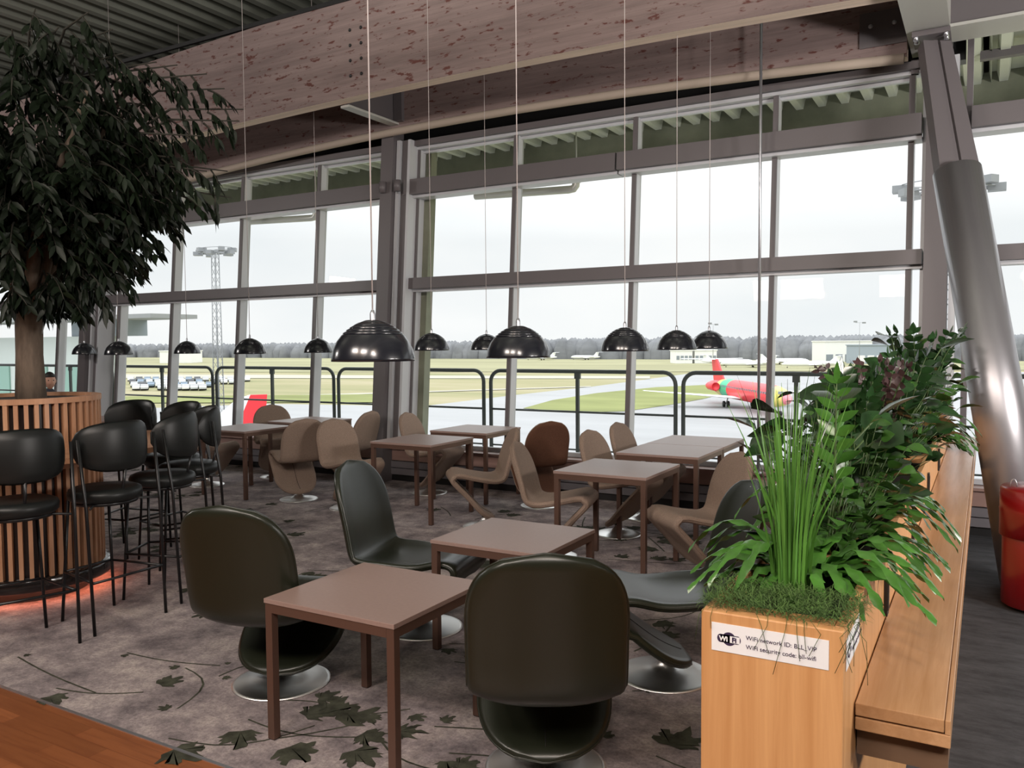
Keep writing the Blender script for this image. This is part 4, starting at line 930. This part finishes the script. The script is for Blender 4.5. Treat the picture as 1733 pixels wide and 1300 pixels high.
# masts
def mast(px, py_top, d, wtop, label, tall=True):
    p = atd(px, py_top, d); t = thing('light_mast', label, 'light mast', (p.x, p.y, G)); H = p.z - G; m = mat('galvanised_steel', (.30, .31, .32), .5, metal=.2); mg = mat('pale_floodlight', (.26, .27, .28), .4)
    b = MB()
    if tall:
        w0 = .55
        for sx in (-1, 1):
            for s2 in (-1, 1): b.tube([(sx * w0, s2 * w0, 0), (sx * w0 * .7, s2 * w0 * .7, H)], .085, 5)
        n = int(H / 1.2)
        for i in range(n):
            z = i * H / n; z2 = (i + 1) * H / n; w1 = w0 * (1 - .3 * z / H); w2 = w0 * (1 - .3 * z2 / H)
            for (a, c) in (((-1, -1), (1, -1)), ((1, -1), (1, 1)), ((1, 1), (-1, 1)), ((-1, 1), (-1, -1))): b.tube([(a[0] * w1, a[1] * w1, z), (c[0] * w2, c[1] * w2, z2)], .04, 4)
        b.tube([(0, 0, 0), (0, 0, H)], .12, 6)
    else: b.tube([(0, 0, 0), (0, 0, H)], [.14, .07], 6)
    b.build('tower', m, t)
    b = MB(); r = wtop / 2
    if tall:
        b.tube([(r * math.cos(a), r * .55 * math.sin(a), H) for a in [2 * PI * i / 20 for i in range(20)]], .06, 5, closed=True); b.tube([(r * math.cos(a), r * .55 * math.sin(a), H + .7) for a in [2 * PI * i / 20 for i in range(20)]], .05, 5, closed=True)
        for k in range(4): a = PI * k / 4; b.tube([(-r * math.cos(a), -r * .55 * math.sin(a), H), (r * math.cos(a), r * .55 * math.sin(a), H)], .04, 4)
    else: b.tube([(-r, 0, H), (r, 0, H)], .06, 5)
    b.build('platform', m, t); n = 10 if tall else 2
    for k in range(n):
        a = 2 * PI * k / n; b = MB(); b.box(-.65, .65, -.45, .45, -.3, .3, 0, Matrix.Translation((r * math.cos(a), r * .55 * math.sin(a), H - .1 + (.5 if k % 2 else 0))) @ Matrix.Rotation(a, 4, 'Z')); b.build('floodlight', mg, t)
    return t
mast(364, 428, 130, 6.6, 'tall lattice floodlight mast seen through the left windows')
mast(1604, 322, 68, 7.0, 'lattice floodlight mast half hidden behind the leaning strut')
mast(1455, 546, 330, 3.2, 'slender lamp post in front of the white hangar', False)
mast(1207, 549, 330, 2.6, 'slender lamp post above the tail of the red aircraft', False)

# aircraft
def airliner(label, loc, rz, cols, big, group=None, L_=38):
    t = thing('airliner', label, 'aircraft', loc, rz, group); r = 1.65; zc = 2.75
    prof = [(0, 0), (.35, .5), (.8, 1.4), (1.25, 3), (1.55, 5), (r, 7), (r, 26), (1.5, 30), (1.1, 34), (.55, 37.5), (.1, 38.6)]
    Mx = Matrix.Translation((0, 0, zc)) @ Matrix.Rotation(PI / 2, 4, 'Y') @ Matrix.Rotation(0, 4, 'Z')
    # nose at x = +19, tail at -19
    b = MB(); n = 24
    for j in range(len(prof) - 1):
        (r0, s0_), (r1, s1_) = prof[j], prof[j + 1]
        K = max(1, int((s1_ - s0_) / 2))
        for k in range(K):
            sa = s0_ + (s1_ - s0_) * k / K; sb = s0_ + (s1_ - s0_) * (k + 1) / K; ra_ = r0 + (r1 - r0) * k / K; rb_ = r0 + (r1 - r0) * (k + 1) / K
            mi = cols((sa + sb) / 2)
            def ring(s, r_): return [(19 - s, r_ * math.cos(2 * PI * i / n), zc + r_ * math.sin(2 * PI * i / n) + (.35 * (s - 30) / 8 if s > 30 else 0) - (.3 * (3 - s) / 3 if s < 3 else 0)) for i in range(n)]
            vs = ring(sa, ra_) + ring(sb, rb_); b.add(vs, [(i, (i + 1) % n, n + (i + 1) % n, n + i) for i in range(n)], mi, True)
    mats = [mat('aircraft_red', (.85, .045, .06), .35), mat('aircraft_yellow', (.85, .70, .16), .35), mat('aircraft_green', (.03, .50, .26), .35), mat('aircraft_white', (.85, .86, .86), .35), mat('aircraft_pink', (.85, .25, .30), .35)]
    fu = b.build('fuselage', mats, t)
    if big:
        b = MB()
        for s in (-1, 1): 
            for i in range(26): b.box(13.2 - i * .82, 13.5 - i * .82, s * 1.60 - .06, s * 1.60 + .06, zc + .35, zc + .68)
        b.build('windows', M_BD, fu); b = MB(); b.box(16.6, 17.2, -.9, .9, zc + .55, zc + .95); b.build('cockpit_window', M_BD, fu)
    for s in (-1, 1):
        b = MB(); vs = []
        for (x, y, z, c, th_) in ((-1, 1.2 * s, zc - 1.1, 6.2, .45), (-6.6, 15.5 * s, zc - .1, 1.6, .12)):
            vs += [(x + c / 2, y, z), (x, y, z + th_ / 2), (x - c / 2, y, z), (x, y, z - th_ / 2)]
        b.add(vs, [(0, 1, 5, 4), (1, 2, 6, 5), (2, 3, 7, 6), (3, 0, 4, 7), (4, 5, 6, 7)]); b.build('wing', mats[3], t)
        b = MB(); b.lathe([(.0, -2.4), (.45, -2.4), (.72, -1.2), (.78, .5), (.78, 2.1), (.68, 2.3), (.6, 2.0), (0, 1.9)], 20, 0, Matrix.Translation((-10.5, s * 2.35, zc + .35)) @ Matrix.Rotation(PI / 2, 4, 'Y')); b.build('engine', mats[0] if big else mats[3], t)
        b = MB(); b.tube([(-2.4, s * 2.4, .5), (-2.4, s * 2.0, zc - 1)], .1, 8)
        for q in (-.35, .35): b.lathe([(0, -.15), (.5, -.15), (.5, .15), (0, .15)], 16, 1, Matrix.Translation((-2.4, s * 2.4 + q, .5)) @ Matrix.Rotation(PI / 2, 4, 'X'))
        b.build('landing_gear', [M_STEELL, M_DARK], t)
        b = MB(); b.add([(-17.3, .05 * s, zc + 4.9), (-15.4, .05 * s, zc + 4.9), (-17.9, 5.8 * s, zc + 5.0), (-19.1, 5.8 * s, zc + 5.0), (-16.3, .05 * s, zc + 5.1), (-18.5, 5.8 * s, zc + 5.1)], [(0, 1, 2, 3), (0, 3, 5, 4), (1, 4, 5, 2), (2, 5, 3)]); b.build('tailplane', mats[3], t)
    b = MB(); b.tube([(15.2, 0, .35), (15.2, 0, zc - 1)], .08, 8); b.lathe([(0, -.2), (.35, -.2), (.35, .2), (0, .2)], 14, 1, Matrix.Translation((15.2, 0, .35)) @ Matrix.Rotation(PI / 2, 4, 'X')); b.build('nose_gear', [M_STEELL, M_DARK], t)
    b = MB(); y = .16; pr = [(-10.8, zc + 1.3), (-14.9, zc + 5.0), (-17.9, zc + 5.0), (-16.6, zc + 1.0)]
    vs = [(x, -y, z) for x, z in pr] + [(x, y, z) for x, z in pr]; b.hexa(vs, 0); b.build('tail_fin', mats[0] if big else mats[3], t)
    return t
nose = Vector((-24.0, 121.0)); tail = Vector((-44.6, 152.5)); mid = (nose + tail) / 2; hd = math.atan2(nose.y - tail.y, nose.x - tail.x)
def dcols(s): return 4 if s < 2.2 else (1 if s < 4.4 else (0 if s < 24 else (2 if s < 27.5 else (1 if s < 30 else 0))))
airliner('red aircraft with green and yellow bands parked on the apron', (mid.x, mid.y, G + .06), hd, dcols, True)
# near aircraft: only its red and white fin clears the ledge
def near_fin():
    p = atd(436, 690, 66); t = thing('parked_jet', 'parked jet with a red and white tail fin just beyond the terrace', 'aircraft', (p.x, p.y, G), R(232))
    b = MB(); b.lathe([(0, -16), (1.0, -14.5), (1.7, -11), (1.7, 4), (1.2, 9), (.3, 13)], 24, 0, Matrix.Translation((11, 0, 2.6)) @ Matrix.Rotation(-PI / 2, 4, 'Y')); b.build('fuselage', mat('aircraft_white', (1, 1, 1)), t)
    b = MB(); pr = [(2.0, 3.6), (.55, 7.05), (-.75, 7.05), (-.4, 3.6)]; b.hexa([(x, -.15, z) for x, z in pr] + [(x, .15, z) for x, z in pr], 0)
    pr = [(5.2, 3.6), (1.5, 6.8), (.55, 7.05), (2.0, 3.6)]; b.hexa([(x, -.14, z) for x, z in pr] + [(x, .14, z) for x, z in pr], 1)
    b.build('tail_fin', [mat('aircraft_red', (.8, 0, 0)), mat('aircraft_white', (1, 1, 1))], t)
near_fin()
far = airliner('small white aircraft on the far apron just right of the second largest pendant', (0, 0, 0), 0, lambda s: 3, False, 'white aircraft far across the field')
spots = [(915, 603, 520, 175, None), (990, 603, 520, 165, 'white aircraft with a high tail on the far grass edge, left of the mast pendant'), (1232, 607, 375, 10, 'white aircraft nearest the small white buildings'),
         (1268, 607, 345, 200, 'white aircraft behind the vertical rod'), (1325, 607, 385, 15, 'white aircraft right of the thick mullion'), (1374, 607, 330, 200, 'white aircraft closest to the white hangar')]
for i, (px, py, d, a, lb) in enumerate(spots):
    p = Vector((0, 0, HE)) + ray(px, py) * d; loc = (p.x, p.y, G + .2)
    if i == 0: far.location = loc; far.rotation_euler = (0, 0, R(a)); far.scale = (.62,) * 3
    else: dup(far, loc, R(a), lb, scale=.62)

# parked cars on the left
def car(loc, rz, m, label):
    t = thing('parked_car', label, 'car', loc, rz, 'cars on the distant car park')
    b = MB(); prof = [(-2.1, .35), (-2.15, .8), (-1.5, .95), (-.9, 1.42), (.5, 1.42), (1.2, .95), (2.05, .85), (2.15, .35)]
    vs = [(x, -.85, z) for x, z in prof] + [(x, .85, z) for x, z in prof]; n = len(prof)
    b.add(vs, [tuple(range(n)), tuple(range(2 * n - 1, n - 1, -1))] + [(i, n + i, n + (i + 1) % n, (i + 1) % n) for i in range(n)]); b.build('body', m, t)
    b = MB()
    for x in (-1.35, 1.35): b.lathe([(0, -.9), (.33, -.9), (.33, .9), (0, .9)], 10, 0, Matrix.Translation((x, 0, .33)) @ Matrix.Rotation(PI / 2, 4, 'X'))
    b.build('wheels', M_DARK, t)
    b = MB(); b.box(-1.15, .8, -.87, .87, 1.0, 1.33); b.build('windows', M_BD, t)
    return t
cc = [mat('car_paint_silver', (.6, .62, .65), .3), mat('car_paint_white', (.8, .8, .8), .3), mat('car_paint_blue_grey', (.2, .26, .34), .3), mat('car_paint_dark', (.06, .06, .07), .3)]
protos = {}
rc = random.Random(9)
names = ['silver', 'white', 'blue grey', 'dark']
for row, py in enumerate((646, 650.5, 656, 661)):
    for k in range(15):
        px = 222 + k * 14 + row * 3 - (0 if row < 2 else 0)
        if px > 420 - row * 22 or rc.random() < .08: continue
        p = atz(px, py, G); ci = rc.choice((0, 0, 1, 1, 2, 3)); lb = names[ci] + ' car in the distant car park beyond the left windows'
        if ci not in protos: protos[ci] = car((p.x, p.y, G + .15), R(141 + rc.uniform(-3, 3)), cc[ci], lb)
        else: dup(protos[ci], (p.x, p.y, G + .15), R(141 + rc.uniform(-3, 3)), lb)
